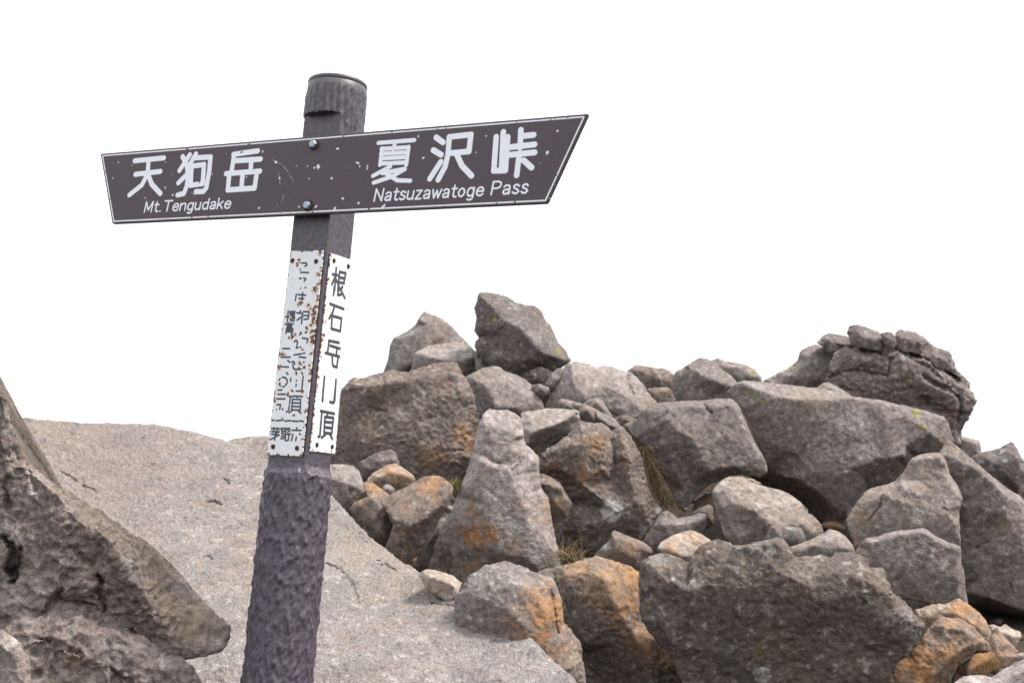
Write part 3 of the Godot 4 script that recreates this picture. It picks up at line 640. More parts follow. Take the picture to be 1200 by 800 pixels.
	rock("boulder", "sloping grey shoulder of rock at the foot of the craggy skyline outcrop", "grey", "mid", 0.0120, 0.70,
		[1.379, 1.892, -7.000, 1.445, 1.925, -7.020, 1.519, 1.964, -7.031, 1.556, 1.984, -7.037, 1.591, 2.013, -7.034, 1.602, 2.054, -7.038, 1.659, 2.092, -7.050, 1.694, 2.099, -7.049, 1.735, 2.080, -7.036, 1.775, 2.035, -7.025, 1.764, 1.970, -6.986, 1.738, 1.909, -6.991, 1.711, 1.830, -6.998, 1.676, 1.821, -6.999, 1.597, 1.830, -6.998, 1.483, 1.839, -6.997],
		[1.623, 1.993, -6.942, 1.564, 1.951, -6.957, 1.659, 2.049, -6.979, 1.629, 1.914, -6.938, 1.708, 1.987, -6.969, 1.687, 1.898, -6.962, 1.520, 1.916, -6.960, 1.606, 2.031, -6.980],
		[[1.554, 1.973, -7.030, 0.019, "lime", 0.50], [1.652, 2.058, -6.989, 0.035, "pale", 0.25]],
		[])
	rock("rock", "small square dark block on the shoulder of the craggy outcrop", "dark", "fine", 0.0119, 0.70,
		[1.664, 2.101, -6.924, 1.706, 2.139, -6.950, 1.747, 2.157, -6.971, 1.828, 2.146, -6.980, 1.854, 2.137, -6.980, 1.873, 2.118, -6.967, 1.821, 2.071, -6.927, 1.786, 2.036, -6.930, 1.756, 2.017, -6.931, 1.717, 2.055, -6.928],
		[1.762, 2.097, -6.898, 1.807, 2.087, -6.903, 1.748, 2.051, -6.899, 1.723, 2.114, -6.915],
		[],
		[])
	rock("boulder", "craggy dark outcrop block crowning the skyline at the right of the pile", "crag", "crag", 0.0114, 0.70,
		[1.646, 1.883, -6.692, 1.673, 1.921, -6.696, 1.674, 1.951, -6.701, 1.698, 1.982, -6.719, 1.766, 2.061, -6.748, 1.829, 2.087, -6.760, 1.889, 2.100, -6.759, 1.949, 2.100, -6.759, 1.991, 2.083, -6.761, 2.041, 2.066, -6.762, 2.082, 2.074, -6.761, 2.131, 2.038, -6.757, 2.202, 2.024, -6.766, 2.261, 1.985, -6.769, 2.327, 1.951, -6.765, 2.376, 1.917, -6.761, 2.409, 1.887, -6.756, 2.431, 1.817, -6.734, 2.454, 1.762, -6.717, 2.420, 1.722, -6.713, 2.402, 1.699, -6.723, 2.403, 1.674, -6.725, 2.381, 1.647, -6.727, 2.377, 1.598, -6.731, 2.378, 1.548, -6.729, 2.342, 1.481, -6.727, 2.300, 1.414, -6.733, 2.132, 1.414, -6.733, 1.947, 1.464, -6.729, 1.789, 1.506, -6.725, 1.689, 1.698, -6.708],
		[1.745, 2.005, -6.638, 1.821, 1.987, -6.614, 1.932, 2.000, -6.622, 1.956, 1.937, -6.623, 1.879, 1.945, -6.615, 1.745, 1.947, -6.643, 1.696, 1.947, -6.651, 1.741, 1.871, -6.636, 1.861, 1.854, -6.620, 1.705, 1.893, -6.655, 1.904, 1.879, -6.621, 2.030, 1.996, -6.625, 2.067, 1.970, -6.610, 2.152, 1.970, -6.616, 2.249, 1.922, -6.638, 2.319, 1.872, -6.650, 2.374, 1.814, -6.669, 2.021, 1.903, -6.604, 2.102, 1.877, -6.598, 2.185, 1.828, -6.602, 2.291, 1.787, -6.626, 2.339, 1.730, -6.648, 1.988, 1.813, -6.641, 2.137, 1.764, -6.667, 2.238, 1.722, -6.670, 2.304, 1.681, -6.674, 2.326, 1.614, -6.694, 1.984, 1.937, -6.616, 2.177, 1.912, -6.621, 2.278, 1.846, -6.632, 1.826, 1.813, -6.648, 1.763, 1.822, -6.661],
		[[1.862, 2.099, -6.752, 0.034, "pale", 0.60], [2.117, 1.947, -6.641, 0.034, "dark", 0.50], [2.238, 1.988, -6.750, 0.034, "pale", 0.50], [2.070, 1.878, -6.615, 0.012, "lime", 0.90], [2.305, 1.714, -6.672, 0.042, "rust", 0.35], [1.946, 1.846, -6.635, 0.034, "pale", 0.30], [1.780, 1.973, -6.649, 0.025, "pale", 0.40]],
		[[0.0094, 0.0272, [1.655, 1.889, -6.691, 1.720, 1.914, -6.657, 1.791, 1.932, -6.649, 1.867, 1.917, -6.624, 1.961, 1.899, -6.627, 1.977, 1.983, -6.639, 2.053, 2.028, -6.679]], [0.0094, 0.0272, [1.978, 1.988, -6.642, 1.926, 2.022, -6.641, 1.855, 2.055, -6.719, 1.777, 2.067, -6.743]], [0.0126, 0.0327, [2.213, 2.007, -6.723, 2.276, 1.971, -6.727, 2.335, 1.935, -6.747, 2.355, 1.874, -6.690]], [0.0147, 0.0327, [2.134, 1.901, -6.619, 2.205, 1.854, -6.619, 2.284, 1.827, -6.639, 2.329, 1.799, -6.652]], [0.0147, 0.0327, [2.337, 1.799, -6.660, 2.342, 1.726, -6.650, 2.344, 1.655, -6.707]], [0.0094, 0.0191, [2.043, 2.017, -6.648, 2.115, 1.976, -6.651, 2.187, 1.944, -6.649, 2.249, 1.882, -6.655]], [0.0094, 0.0163, [1.912, 1.778, -6.649, 1.994, 1.819, -6.640, 2.093, 1.839, -6.623]]])
	rock("rock", "rounded brown knob at the very top of the craggy outcrop", "crag", "crag", 0.0114, 0.70,
		[1.781, 2.065, -6.646, 1.766, 2.121, -6.663, 1.772, 2.156, -6.674, 1.799, 2.178, -6.686, 1.839, 2.177, -6.693, 1.879, 2.153, -6.688, 1.928, 2.135, -6.683, 1.953, 2.105, -6.671, 1.962, 2.061, -6.646, 1.936, 2.030, -6.635, 1.853, 2.034, -6.634],
		[1.809, 2.121, -6.620, 1.864, 2.095, -6.608, 1.906, 2.079, -6.613, 1.814, 2.078, -6.609],
		[[1.850, 2.079, -6.619, 0.033, "pale", 0.60]],
		[])
	rock("rock", "small pale chip of rock lodged beside the top knob of the craggy outcrop", "crag", "crag", 0.0113, 0.70,
		[1.920, 2.118, -6.601, 1.972, 2.125, -6.615, 2.000, 2.108, -6.619, 2.003, 2.061, -6.606, 1.985, 2.036, -6.608, 1.943, 2.053, -6.607],
		[1.959, 2.089, -6.587],
		[],
		[])
	rock("rock", "broken brown cap rock on the right shoulder of the craggy outcrop", "crag", "crag", 0.0114, 0.70,
		[2.013, 2.118, -6.661, 2.032, 2.140, -6.688, 2.058, 2.148, -6.702, 2.147, 2.135, -6.717, 2.189, 2.119, -6.719, 2.216, 2.083, -6.715, 2.252, 2.049, -6.711, 2.305, 2.034, -6.705, 2.330, 1.985, -6.702, 2.356, 1.933, -6.692, 2.372, 1.882, -6.682, 2.292, 1.915, -6.665, 2.224, 1.948, -6.659, 2.165, 1.998, -6.655, 2.107, 2.019, -6.656, 2.049, 2.032, -6.655, 2.019, 2.050, -6.667],
		[2.065, 2.090, -6.650, 2.140, 2.073, -6.648, 2.206, 2.015, -6.649, 2.264, 1.981, -6.652, 2.308, 1.940, -6.663],
		[[2.186, 2.033, -6.666, 0.025, "pale", 0.50], [2.151, 2.057, -6.658, 0.034, "dark", 0.40]],
		[])
	rock("rock", "square grey block low on the skyline right of the craggy outcrop", "grey", "fine", 0.0111, 0.70,
		[2.288, 1.575, -6.518, 2.312, 1.584, -6.538, 2.397, 1.564, -6.547, 2.401, 1.530, -6.536, 2.396, 1.489, -6.526, 2.362, 1.457, -6.529, 2.305, 1.465, -6.528],
		[2.312, 1.562, -6.505, 2.373, 1.546, -6.507, 2.363, 1.505, -6.503],
		[],
		[])
	rock("boulder", "dark triangular rock with a lit flank at the right edge of the skyline", "dark", "fine", 0.0096, 0.70,
		[2.017, 1.482, -5.623, 2.072, 1.501, -5.645, 2.168, 1.522, -5.673, 2.221, 1.549, -5.689, 2.233, 1.547, -5.689, 2.245, 1.519, -5.680, 2.252, 1.477, -5.653, 2.265, 1.449, -5.638, 2.274, 1.288, -5.640, 2.221, 1.316, -5.638, 2.154, 1.344, -5.635, 2.084, 1.400, -5.630],
		[2.178, 1.508, -5.627, 2.220, 1.475, -5.597, 2.214, 1.414, -5.598, 2.209, 1.351, -5.604, 2.122, 1.449, -5.596, 2.094, 1.470, -5.612, 2.162, 1.400, -5.594],
		[[2.186, 1.386, -5.603, 0.042, "brown", 0.40]],
		[])
	rock("rock", "grey rock cut off by the right edge, beside the dark triangular rock", "grey", "mid", 0.0092, 0.70,
		[2.153, 1.457, -5.430, 2.176, 1.454, -5.442, 2.216, 1.464, -5.447, 2.261, 1.417, -5.428, 2.261, 1.268, -5.441, 2.179, 1.268, -5.441, 2.149, 1.322, -5.436],
		[2.169, 1.417, -5.411, 2.163, 1.336, -5.412, 2.195, 1.377, -5.402],
		[],
		[])
	rock("boulder", "large brown-grey block with dark cracks behind the signpost plates", "brown", "pit", 0.0102, 0.50,
		[-0.865, 1.704, -6.031, -0.844, 1.749, -6.033, -0.814, 1.787, -6.036, -0.793, 1.818, -6.047, -0.757, 1.862, -6.062, -0.712, 1.857, -6.062, -0.659, 1.873, -6.067, -0.615, 1.883, -6.079, -0.569, 1.897, -6.085, -0.538, 1.885, -6.079, -0.500, 1.880, -6.080, -0.469, 1.892, -6.079, -0.363, 1.924, -6.089, -0.287, 1.937, -6.094, -0.262, 1.931, -6.088, -0.243, 1.903, -6.065, -0.227, 1.856, -6.043, -0.200, 1.810, -6.028, -0.177, 1.756, -6.020, -0.161, 1.703, -6.018, -0.147, 1.670, -6.008, -0.161, 1.595, -6.008, -0.176, 1.505, -6.010, -0.198, 1.423, -6.004, -0.257, 1.363, -5.996, -0.429, 1.304, -5.989, -0.654, 1.304, -6.002, -0.807, 1.363, -6.022, -0.862, 1.445, -6.028, -0.914, 1.558, -6.018, -0.886, 1.670, -6.021],
		[-0.747, 1.815, -5.983, -0.704, 1.747, -5.978, -0.605, 1.823, -5.988, -0.602, 1.733, -6.005, -0.491, 1.837, -5.981, -0.394, 1.853, -5.986, -0.268, 1.885, -6.015, -0.355, 1.761, -5.968, -0.243, 1.777, -5.979, -0.655, 1.806, -5.968, -0.651, 1.708, -6.005, -0.730, 1.632, -5.979, -0.540, 1.631, -5.954, -0.429, 1.684, -5.955, -0.280, 1.669, -5.970, -0.205, 1.595, -5.991, -0.464, 1.557, -5.941, -0.315, 1.535, -5.949, -0.690, 1.535, -5.968, -0.389, 1.468, -5.949, -0.278, 1.468, -5.955, -0.242, 1.498, -5.965, -0.205, 1.483, -5.979, -0.790, 1.520, -5.995, -0.808, 1.632, -6.005, -0.464, 1.446, -5.957],
		[[-0.220, 1.572, -5.993, 0.075, "orange", 0.60], [-0.353, 1.483, -5.955, 0.083, "rust", 0.50], [-0.258, 1.617, -5.985, 0.017, "orange", 0.70], [-0.338, 1.498, -5.957, 0.045, "rust", 0.30], [-0.328, 1.840, -6.023, 0.023, "dark", 0.40], [-0.282, 1.801, -6.002, 0.030, "pale", 0.30], [-0.732, 1.692, -5.997, 0.068, "dark", 0.35], [-0.391, 1.587, -5.964, 0.060, "pale", 0.25]],
		[[0.0060, 0.0137, [-0.360, 1.489, -5.953, -0.293, 1.512, -5.957, -0.227, 1.511, -5.969]], [0.0105, 0.0157, [-0.666, 1.715, -6.003, -0.643, 1.700, -6.005, -0.583, 1.696, -6.002]], [0.0075, 0.0078, [-0.611, 1.856, -6.048, -0.602, 1.778, -6.004, -0.613, 1.718, -6.006]]])
	rock("rock", "dark cracked lump split from the foot of the large brown-grey block", "dark", "pit", 0.0099, 0.70,
		[-0.706, 1.454, -5.832, -0.674, 1.472, -5.837, -0.638, 1.494, -5.841, -0.566, 1.519, -5.845, -0.536, 1.511, -5.840, -0.512, 1.454, -5.826, -0.516, 1.425, -5.829, -0.563, 1.382, -5.833, -0.658, 1.360, -5.834, -0.684, 1.389, -5.832],
		[-0.612, 1.461, -5.798, -0.547, 1.476, -5.799, -0.640, 1.425, -5.798, -0.575, 1.425, -5.794],
		[],
		[])
	rock("rock", "thin tilted grey slab bridging stones right of the tall central rock", "grey", "fine", 0.0102, 0.50,
		[0.215, 1.744, -6.002, 0.230, 1.756, -6.020, 0.273, 1.748, -6.033, 0.319, 1.736, -6.047, 0.365, 1.721, -6.055, 0.410, 1.698, -6.057, 0.463, 1.671, -6.053, 0.492, 1.656, -6.041, 0.516, 1.624, -6.012, 0.477, 1.607, -6.001, 0.436, 1.635, -5.998, 0.414, 1.640, -6.004, 0.362, 1.640, -6.011, 0.313, 1.670, -6.008, 0.279, 1.702, -6.005, 0.218, 1.706, -6.005],
		[0.255, 1.729, -5.984, 0.300, 1.722, -5.975, 0.352, 1.701, -5.972, 0.404, 1.665, -5.972, 0.457, 1.628, -5.981, 0.392, 1.648, -6.010, 0.435, 1.647, -5.991],
		[[0.377, 1.700, -6.016, 0.030, "rust", 0.30]],
		[])
	rock("rock", "small grey stone peeping over the thin tilted slab", "grey", "mid", 0.0108, 0.70,
		[0.344, 1.738, -6.303, 0.381, 1.762, -6.317, 0.421, 1.773, -6.327, 0.449, 1.758, -6.326, 0.472, 1.718, -6.318, 0.502, 1.679, -6.308, 0.427, 1.647, -6.304],
		[0.418, 1.745, -6.286, 0.449, 1.717, -6.286],
		[],
		[])
	rock("rock", "rock with a bright flat top and dark broken front under the thin tilted slab", "light", "mid", 0.0100, 0.70,
		[0.041, 1.682, -5.907, 0.074, 1.692, -5.943, 0.180, 1.706, -5.967, 0.239, 1.704, -5.967, 0.293, 1.700, -5.955, 0.311, 1.687, -5.931, 0.313, 1.656, -5.884, 0.280, 1.600, -5.876, 0.221, 1.564, -5.892, 0.177, 1.534, -5.907, 0.129, 1.476, -5.900, 0.088, 1.520, -5.871, 0.055, 1.541, -5.869, 0.044, 1.615, -5.875],
		[0.132, 1.549, -5.843, 0.220, 1.600, -5.849, 0.264, 1.636, -5.850, 0.133, 1.667, -5.883, 0.207, 1.674, -5.888, 0.095, 1.636, -5.842, 0.080, 1.548, -5.818, 0.295, 1.686, -5.846, 0.281, 1.677, -5.837, 0.267, 1.667, -5.829, 0.254, 1.658, -5.820, 0.240, 1.649, -5.812, 0.220, 1.640, -5.804, 0.200, 1.631, -5.796, 0.180, 1.624, -5.790, 0.159, 1.617, -5.784, 0.145, 1.612, -5.784, 0.130, 1.607, -5.783, 0.116, 1.602, -5.783, 0.101, 1.596, -5.782, 0.087, 1.591, -5.782],
		[[0.130, 1.613, -5.785, 0.029, "tan", 0.40]],
		[])
	rock("rock", "small dark rock tucked in front of the light cracked slab", "brown", "mid", 0.0104, 0.70,
		[0.485, 1.665, -6.109, 0.517, 1.680, -6.121, 0.556, 1.681, -6.123, 0.601, 1.662, -6.122, 0.592, 1.627, -6.112, 0.554, 1.604, -6.114, 0.508, 1.620, -6.113],
		[0.545, 1.661, -6.091, 0.560, 1.642, -6.093],
		[[0.560, 1.635, -6.096, 0.019, "green", 0.40]],
		[])
	rock("boulder", "tall brown rock with a white lichen blotch standing in the middle of the pile", "brown", "pit", 0.0094, 0.50,
		[0.110, 1.456, -5.525, 0.125, 1.487, -5.546, 0.157, 1.519, -5.567, 0.195, 1.536, -5.577, 0.245, 1.574, -5.591, 0.267, 1.613, -5.600, 0.292, 1.643, -5.615, 0.338, 1.634, -5.615, 0.394, 1.629, -5.610, 0.413, 1.613, -5.594, 0.437, 1.592, -5.584, 0.467, 1.610, -5.600, 0.484, 1.613, -5.600, 0.504, 1.592, -5.584, 0.522, 1.560, -5.563, 0.505, 1.595, -5.572, 0.528, 1.560, -5.557, 0.547, 1.518, -5.549, 0.564, 1.463, -5.548, 0.575, 1.408, -5.547, 0.592, 1.346, -5.546, 0.619, 1.291, -5.545, 0.649, 1.253, -5.543, 0.626, 1.221, -5.534, 0.594, 1.166, -5.533, 0.560, 1.118, -5.537, 0.504, 1.084, -5.534, 0.408, 1.064, -5.536, 0.344, 1.031, -5.550, 0.262, 1.044, -5.549, 0.228, 1.071, -5.559, 0.193, 1.126, -5.554, 0.221, 1.188, -5.548, 0.255, 1.284, -5.540, 0.228, 1.333, -5.536, 0.193, 1.388, -5.531, 0.117, 1.415, -5.528],
		[0.303, 1.594, -5.507, 0.261, 1.553, -5.493, 0.499, 1.470, -5.471, 0.467, 1.484, -5.463, 0.501, 1.416, -5.469, 0.292, 1.376, -5.435, 0.380, 1.430, -5.439, 0.375, 1.532, -5.448, 0.218, 1.430, -5.456, 0.164, 1.450, -5.484, 0.431, 1.258, -5.457, 0.571, 1.236, -5.497, 0.501, 1.189, -5.489, 0.300, 1.117, -5.490, 0.273, 1.185, -5.478, 0.131, 1.490, -5.496, 0.146, 1.496, -5.489, 0.162, 1.503, -5.482, 0.178, 1.510, -5.475, 0.192, 1.515, -5.470, 0.205, 1.521, -5.465, 0.219, 1.526, -5.460, 0.232, 1.532, -5.455, 0.252, 1.535, -5.450, 0.273, 1.538, -5.445, 0.293, 1.541, -5.440, 0.307, 1.550, -5.444, 0.320, 1.560, -5.447, 0.334, 1.569, -5.451, 0.346, 1.576, -5.458, 0.358, 1.584, -5.464, 0.370, 1.591, -5.471, 0.384, 1.585, -5.481, 0.399, 1.579, -5.491, 0.427, 1.570, -5.524, 0.432, 1.550, -5.520, 0.436, 1.531, -5.515, 0.440, 1.511, -5.511, 0.441, 1.493, -5.509, 0.443, 1.474, -5.507, 0.444, 1.455, -5.505, 0.446, 1.436, -5.503, 0.444, 1.416, -5.502, 0.442, 1.395, -5.500, 0.441, 1.375, -5.499, 0.464, 1.594, -5.530, 0.468, 1.580, -5.516, 0.472, 1.566, -5.502, 0.475, 1.552, -5.488, 0.479, 1.535, -5.484, 0.482, 1.518, -5.479, 0.486, 1.501, -5.475, 0.489, 1.484, -5.471, 0.403, 1.216, -5.459, 0.416, 1.223, -5.458, 0.428, 1.230, -5.456, 0.440, 1.237, -5.455, 0.452, 1.244, -5.454, 0.464, 1.250, -5.453, 0.479, 1.256, -5.456, 0.494, 1.261, -5.459, 0.510, 1.266, -5.463, 0.525, 1.271, -5.466, 0.540, 1.276, -5.469, 0.555, 1.281, -5.472],
		[[0.356, 1.532, -5.465, 0.055, "orange", 0.50], [0.300, 1.403, -5.452, 0.041, "orange", 0.50], [0.381, 1.430, -5.440, 0.041, "rust", 0.40], [0.165, 1.436, -5.489, 0.041, "rust", 0.40], [0.232, 1.437, -5.461, 0.055, "dark", 0.30], [0.424, 1.255, -5.457, 0.051, "lichen", 1.00], [0.345, 1.307, -5.486, 0.021, "pale", 0.50], [0.634, 1.251, -5.539, 0.017, "lichen", 0.80], [0.566, 1.167, -5.524, 0.017, "lichen", 0.70], [0.597, 1.208, -5.518, 0.017, "lichen", 0.75], [0.492, 1.416, -5.472, 0.021, "rust", 0.40]],
		[[0.0069, 0.0090, [0.428, 1.574, -5.527, 0.440, 1.511, -5.510, 0.446, 1.436, -5.503, 0.443, 1.375, -5.499]], [0.0048, 0.0081, [0.370, 1.190, -5.472, 0.403, 1.216, -5.459, 0.464, 1.250, -5.454, 0.499, 1.262, -5.460, 0.555, 1.285, -5.472]]])
	rock("rock", "small golden-brown rock squeezed between the central pointed rock and the tall brown rock", "brown", "pit", 0.0091, 0.70,
		[0.107, 1.415, -5.345, 0.134, 1.414, -5.367, 0.168, 1.396, -5.369, 0.201, 1.376, -5.365, 0.228, 1.332, -5.352, 0.254, 1.292, -5.344, 0.241, 1.259, -5.341, 0.230, 1.219, -5.345, 0.213, 1.193, -5.347, 0.193, 1.150, -5.351, 0.166, 1.133, -5.352, 0.146, 1.226, -5.344, 0.120, 1.312, -5.337],
		[0.119, 1.371, -5.315, 0.159, 1.367, -5.296, 0.198, 1.359, -5.301, 0.185, 1.287, -5.296, 0.219, 1.313, -5.312, 0.159, 1.320, -5.302],
		[[0.166, 1.379, -5.323, 0.033, "tan", 0.50], [0.198, 1.287, -5.302, 0.047, "ochre", 0.50]],
		[])
	rock("boulder", "steep pointed grey rock with orange stains at its foot, in front of the brown block", "grey2", "mid", 0.0085, 0.60,
		[-0.114, 1.655, -5.043, -0.089, 1.676, -5.057, -0.051, 1.669, -5.063, -0.019, 1.670, -5.068, 0.013, 1.656, -5.059, 0.038, 1.630, -5.040, 0.042, 1.586, -5.033, 0.050, 1.529, -5.027, 0.076, 1.510, -5.040, 0.102, 1.485, -5.042, 0.106, 1.423, -5.037, 0.113, 1.360, -5.042, 0.141, 1.329, -5.045, 0.152, 1.260, -5.045, 0.171, 1.148, -5.050, 0.188, 1.098, -5.049, 0.194, 1.061, -5.047, 0.150, 1.026, -5.028, 0.093, 0.966, -5.007, -0.012, 0.942, -5.009, -0.187, 0.939, -5.036, -0.335, 1.002, -5.063, -0.329, 1.045, -5.059, -0.304, 1.133, -5.057, -0.260, 1.239, -5.053, -0.215, 1.326, -5.045, -0.172, 1.435, -5.030, -0.153, 1.498, -5.025, -0.127, 1.611, -5.031],
		[-0.056, 1.597, -4.984, -0.059, 1.473, -4.957, 0.038, 1.573, -5.002, 0.050, 1.486, -4.988, 0.088, 1.461, -5.006, -0.136, 1.412, -4.960, -0.025, 1.375, -4.931, 0.037, 1.332, -4.935, 0.100, 1.337, -4.996, -0.124, 1.363, -4.951, -0.105, 1.308, -4.937, -0.012, 1.259, -4.928, 0.111, 1.202, -4.970, 0.149, 1.134, -4.987, -0.180, 1.097, -4.988, -0.124, 1.072, -4.990, -0.012, 1.067, -4.977, 0.068, 1.048, -4.989, -0.160, 1.215, -4.953, -0.233, 1.216, -5.017, -0.225, 1.106, -5.000, -0.271, 1.103, -5.038, -0.174, 1.362, -4.983, -0.106, 1.607, -4.978, -0.106, 1.587, -4.976, -0.106, 1.567, -4.975, -0.106, 1.548, -4.974, -0.108, 1.528, -4.977, -0.110, 1.508, -4.981, -0.112, 1.489, -4.984, -0.101, 1.482, -4.982, -0.090, 1.476, -4.979, -0.079, 1.470, -4.977, -0.068, 1.464, -4.975, -0.054, 1.460, -4.974, -0.039, 1.456, -4.974, -0.024, 1.451, -4.973, -0.009, 1.447, -4.972, -0.008, 1.463, -4.971, -0.007, 1.479, -4.970, -0.006, 1.495, -4.968, -0.005, 1.510, -4.967, -0.005, 1.530, -4.969, -0.006, 1.549, -4.972, -0.006, 1.569, -4.975, -0.006, 1.588, -4.977, -0.125, 1.468, -4.960, -0.112, 1.463, -4.954, -0.100, 1.458, -4.949, -0.087, 1.453, -4.943, -0.074, 1.448, -4.938, -0.060, 1.444, -4.937, -0.046, 1.440, -4.937, -0.033, 1.437, -4.936, -0.019, 1.433, -4.936, -0.005, 1.429, -4.935, -0.005, 1.429, -4.935, -0.002, 1.413, -4.933, 0.001, 1.396, -4.931, 0.003, 1.380, -4.929, 0.006, 1.363, -4.927, 0.012, 1.351, -4.927, 0.018, 1.339, -4.927, 0.025, 1.327, -4.927, 0.031, 1.314, -4.927, 0.037, 1.302, -4.927, 0.043, 1.290, -4.926, 0.049, 1.278, -4.924, 0.052, 1.263, -4.925, 0.055, 1.247, -4.925, 0.058, 1.232, -4.926, 0.061, 1.217, -4.927, 0.064, 1.202, -4.928, 0.067, 1.186, -4.929, 0.064, 1.173, -4.930, 0.061, 1.159, -4.931, 0.058, 1.145, -4.932, 0.055, 1.132, -4.933, 0.052, 1.118, -4.935, 0.049, 1.105, -4.936, -0.160, 1.142, -4.952, -0.138, 1.142, -4.948, -0.117, 1.142, -4.943, -0.102, 1.144, -4.940, -0.088, 1.147, -4.937, -0.074, 1.150, -4.934, -0.063, 1.139, -4.932, -0.052, 1.129, -4.929, -0.039, 1.123, -4.930, -0.026, 1.116, -4.931, -0.012, 1.110, -4.931, 0.003, 1.109, -4.932, 0.018, 1.107, -4.933, 0.034, 1.106, -4.935, 0.049, 1.105, -4.936, 0.060, 1.095, -4.942, 0.071, 1.085, -4.948, 0.081, 1.075, -4.954, 0.092, 1.065, -4.961, -0.080, 1.208, -4.927, -0.073, 1.195, -4.927, -0.067, 1.182, -4.926, -0.060, 1.169, -4.926, -0.054, 1.156, -4.926],
		[[-0.135, 1.173, -4.945, 0.075, "orange", 1.00], [0.006, 1.137, -4.934, 0.044, "orange", 0.45], [-0.080, 1.186, -4.928, 0.044, "orange", 0.80], [-0.155, 1.048, -4.983, 0.069, "orange", 0.60], [-0.161, 1.264, -4.963, 0.038, "orange", 0.40], [-0.074, 1.094, -4.944, 0.038, "rust", 0.50], [0.124, 1.227, -4.966, 0.044, "rust", 0.40], [0.137, 1.299, -5.014, 0.031, "orange", 0.40], [0.067, 1.162, -4.931, 0.050, "pale", 0.50], [0.025, 1.290, -4.929, 0.038, "rust", 0.30], [-0.057, 1.643, -5.037, 0.038, "pale", 0.30], [-0.155, 1.264, -4.960, 0.038, "rust", 0.40], [-0.271, 1.103, -5.038, 0.044, "brown", 0.50], [-0.137, 1.467, -4.965, 0.016, "pale", 0.40]],
		[[0.0063, 0.0065, [-0.117, 1.375, -4.952, -0.074, 1.344, -4.949, -0.031, 1.308, -4.938]]])
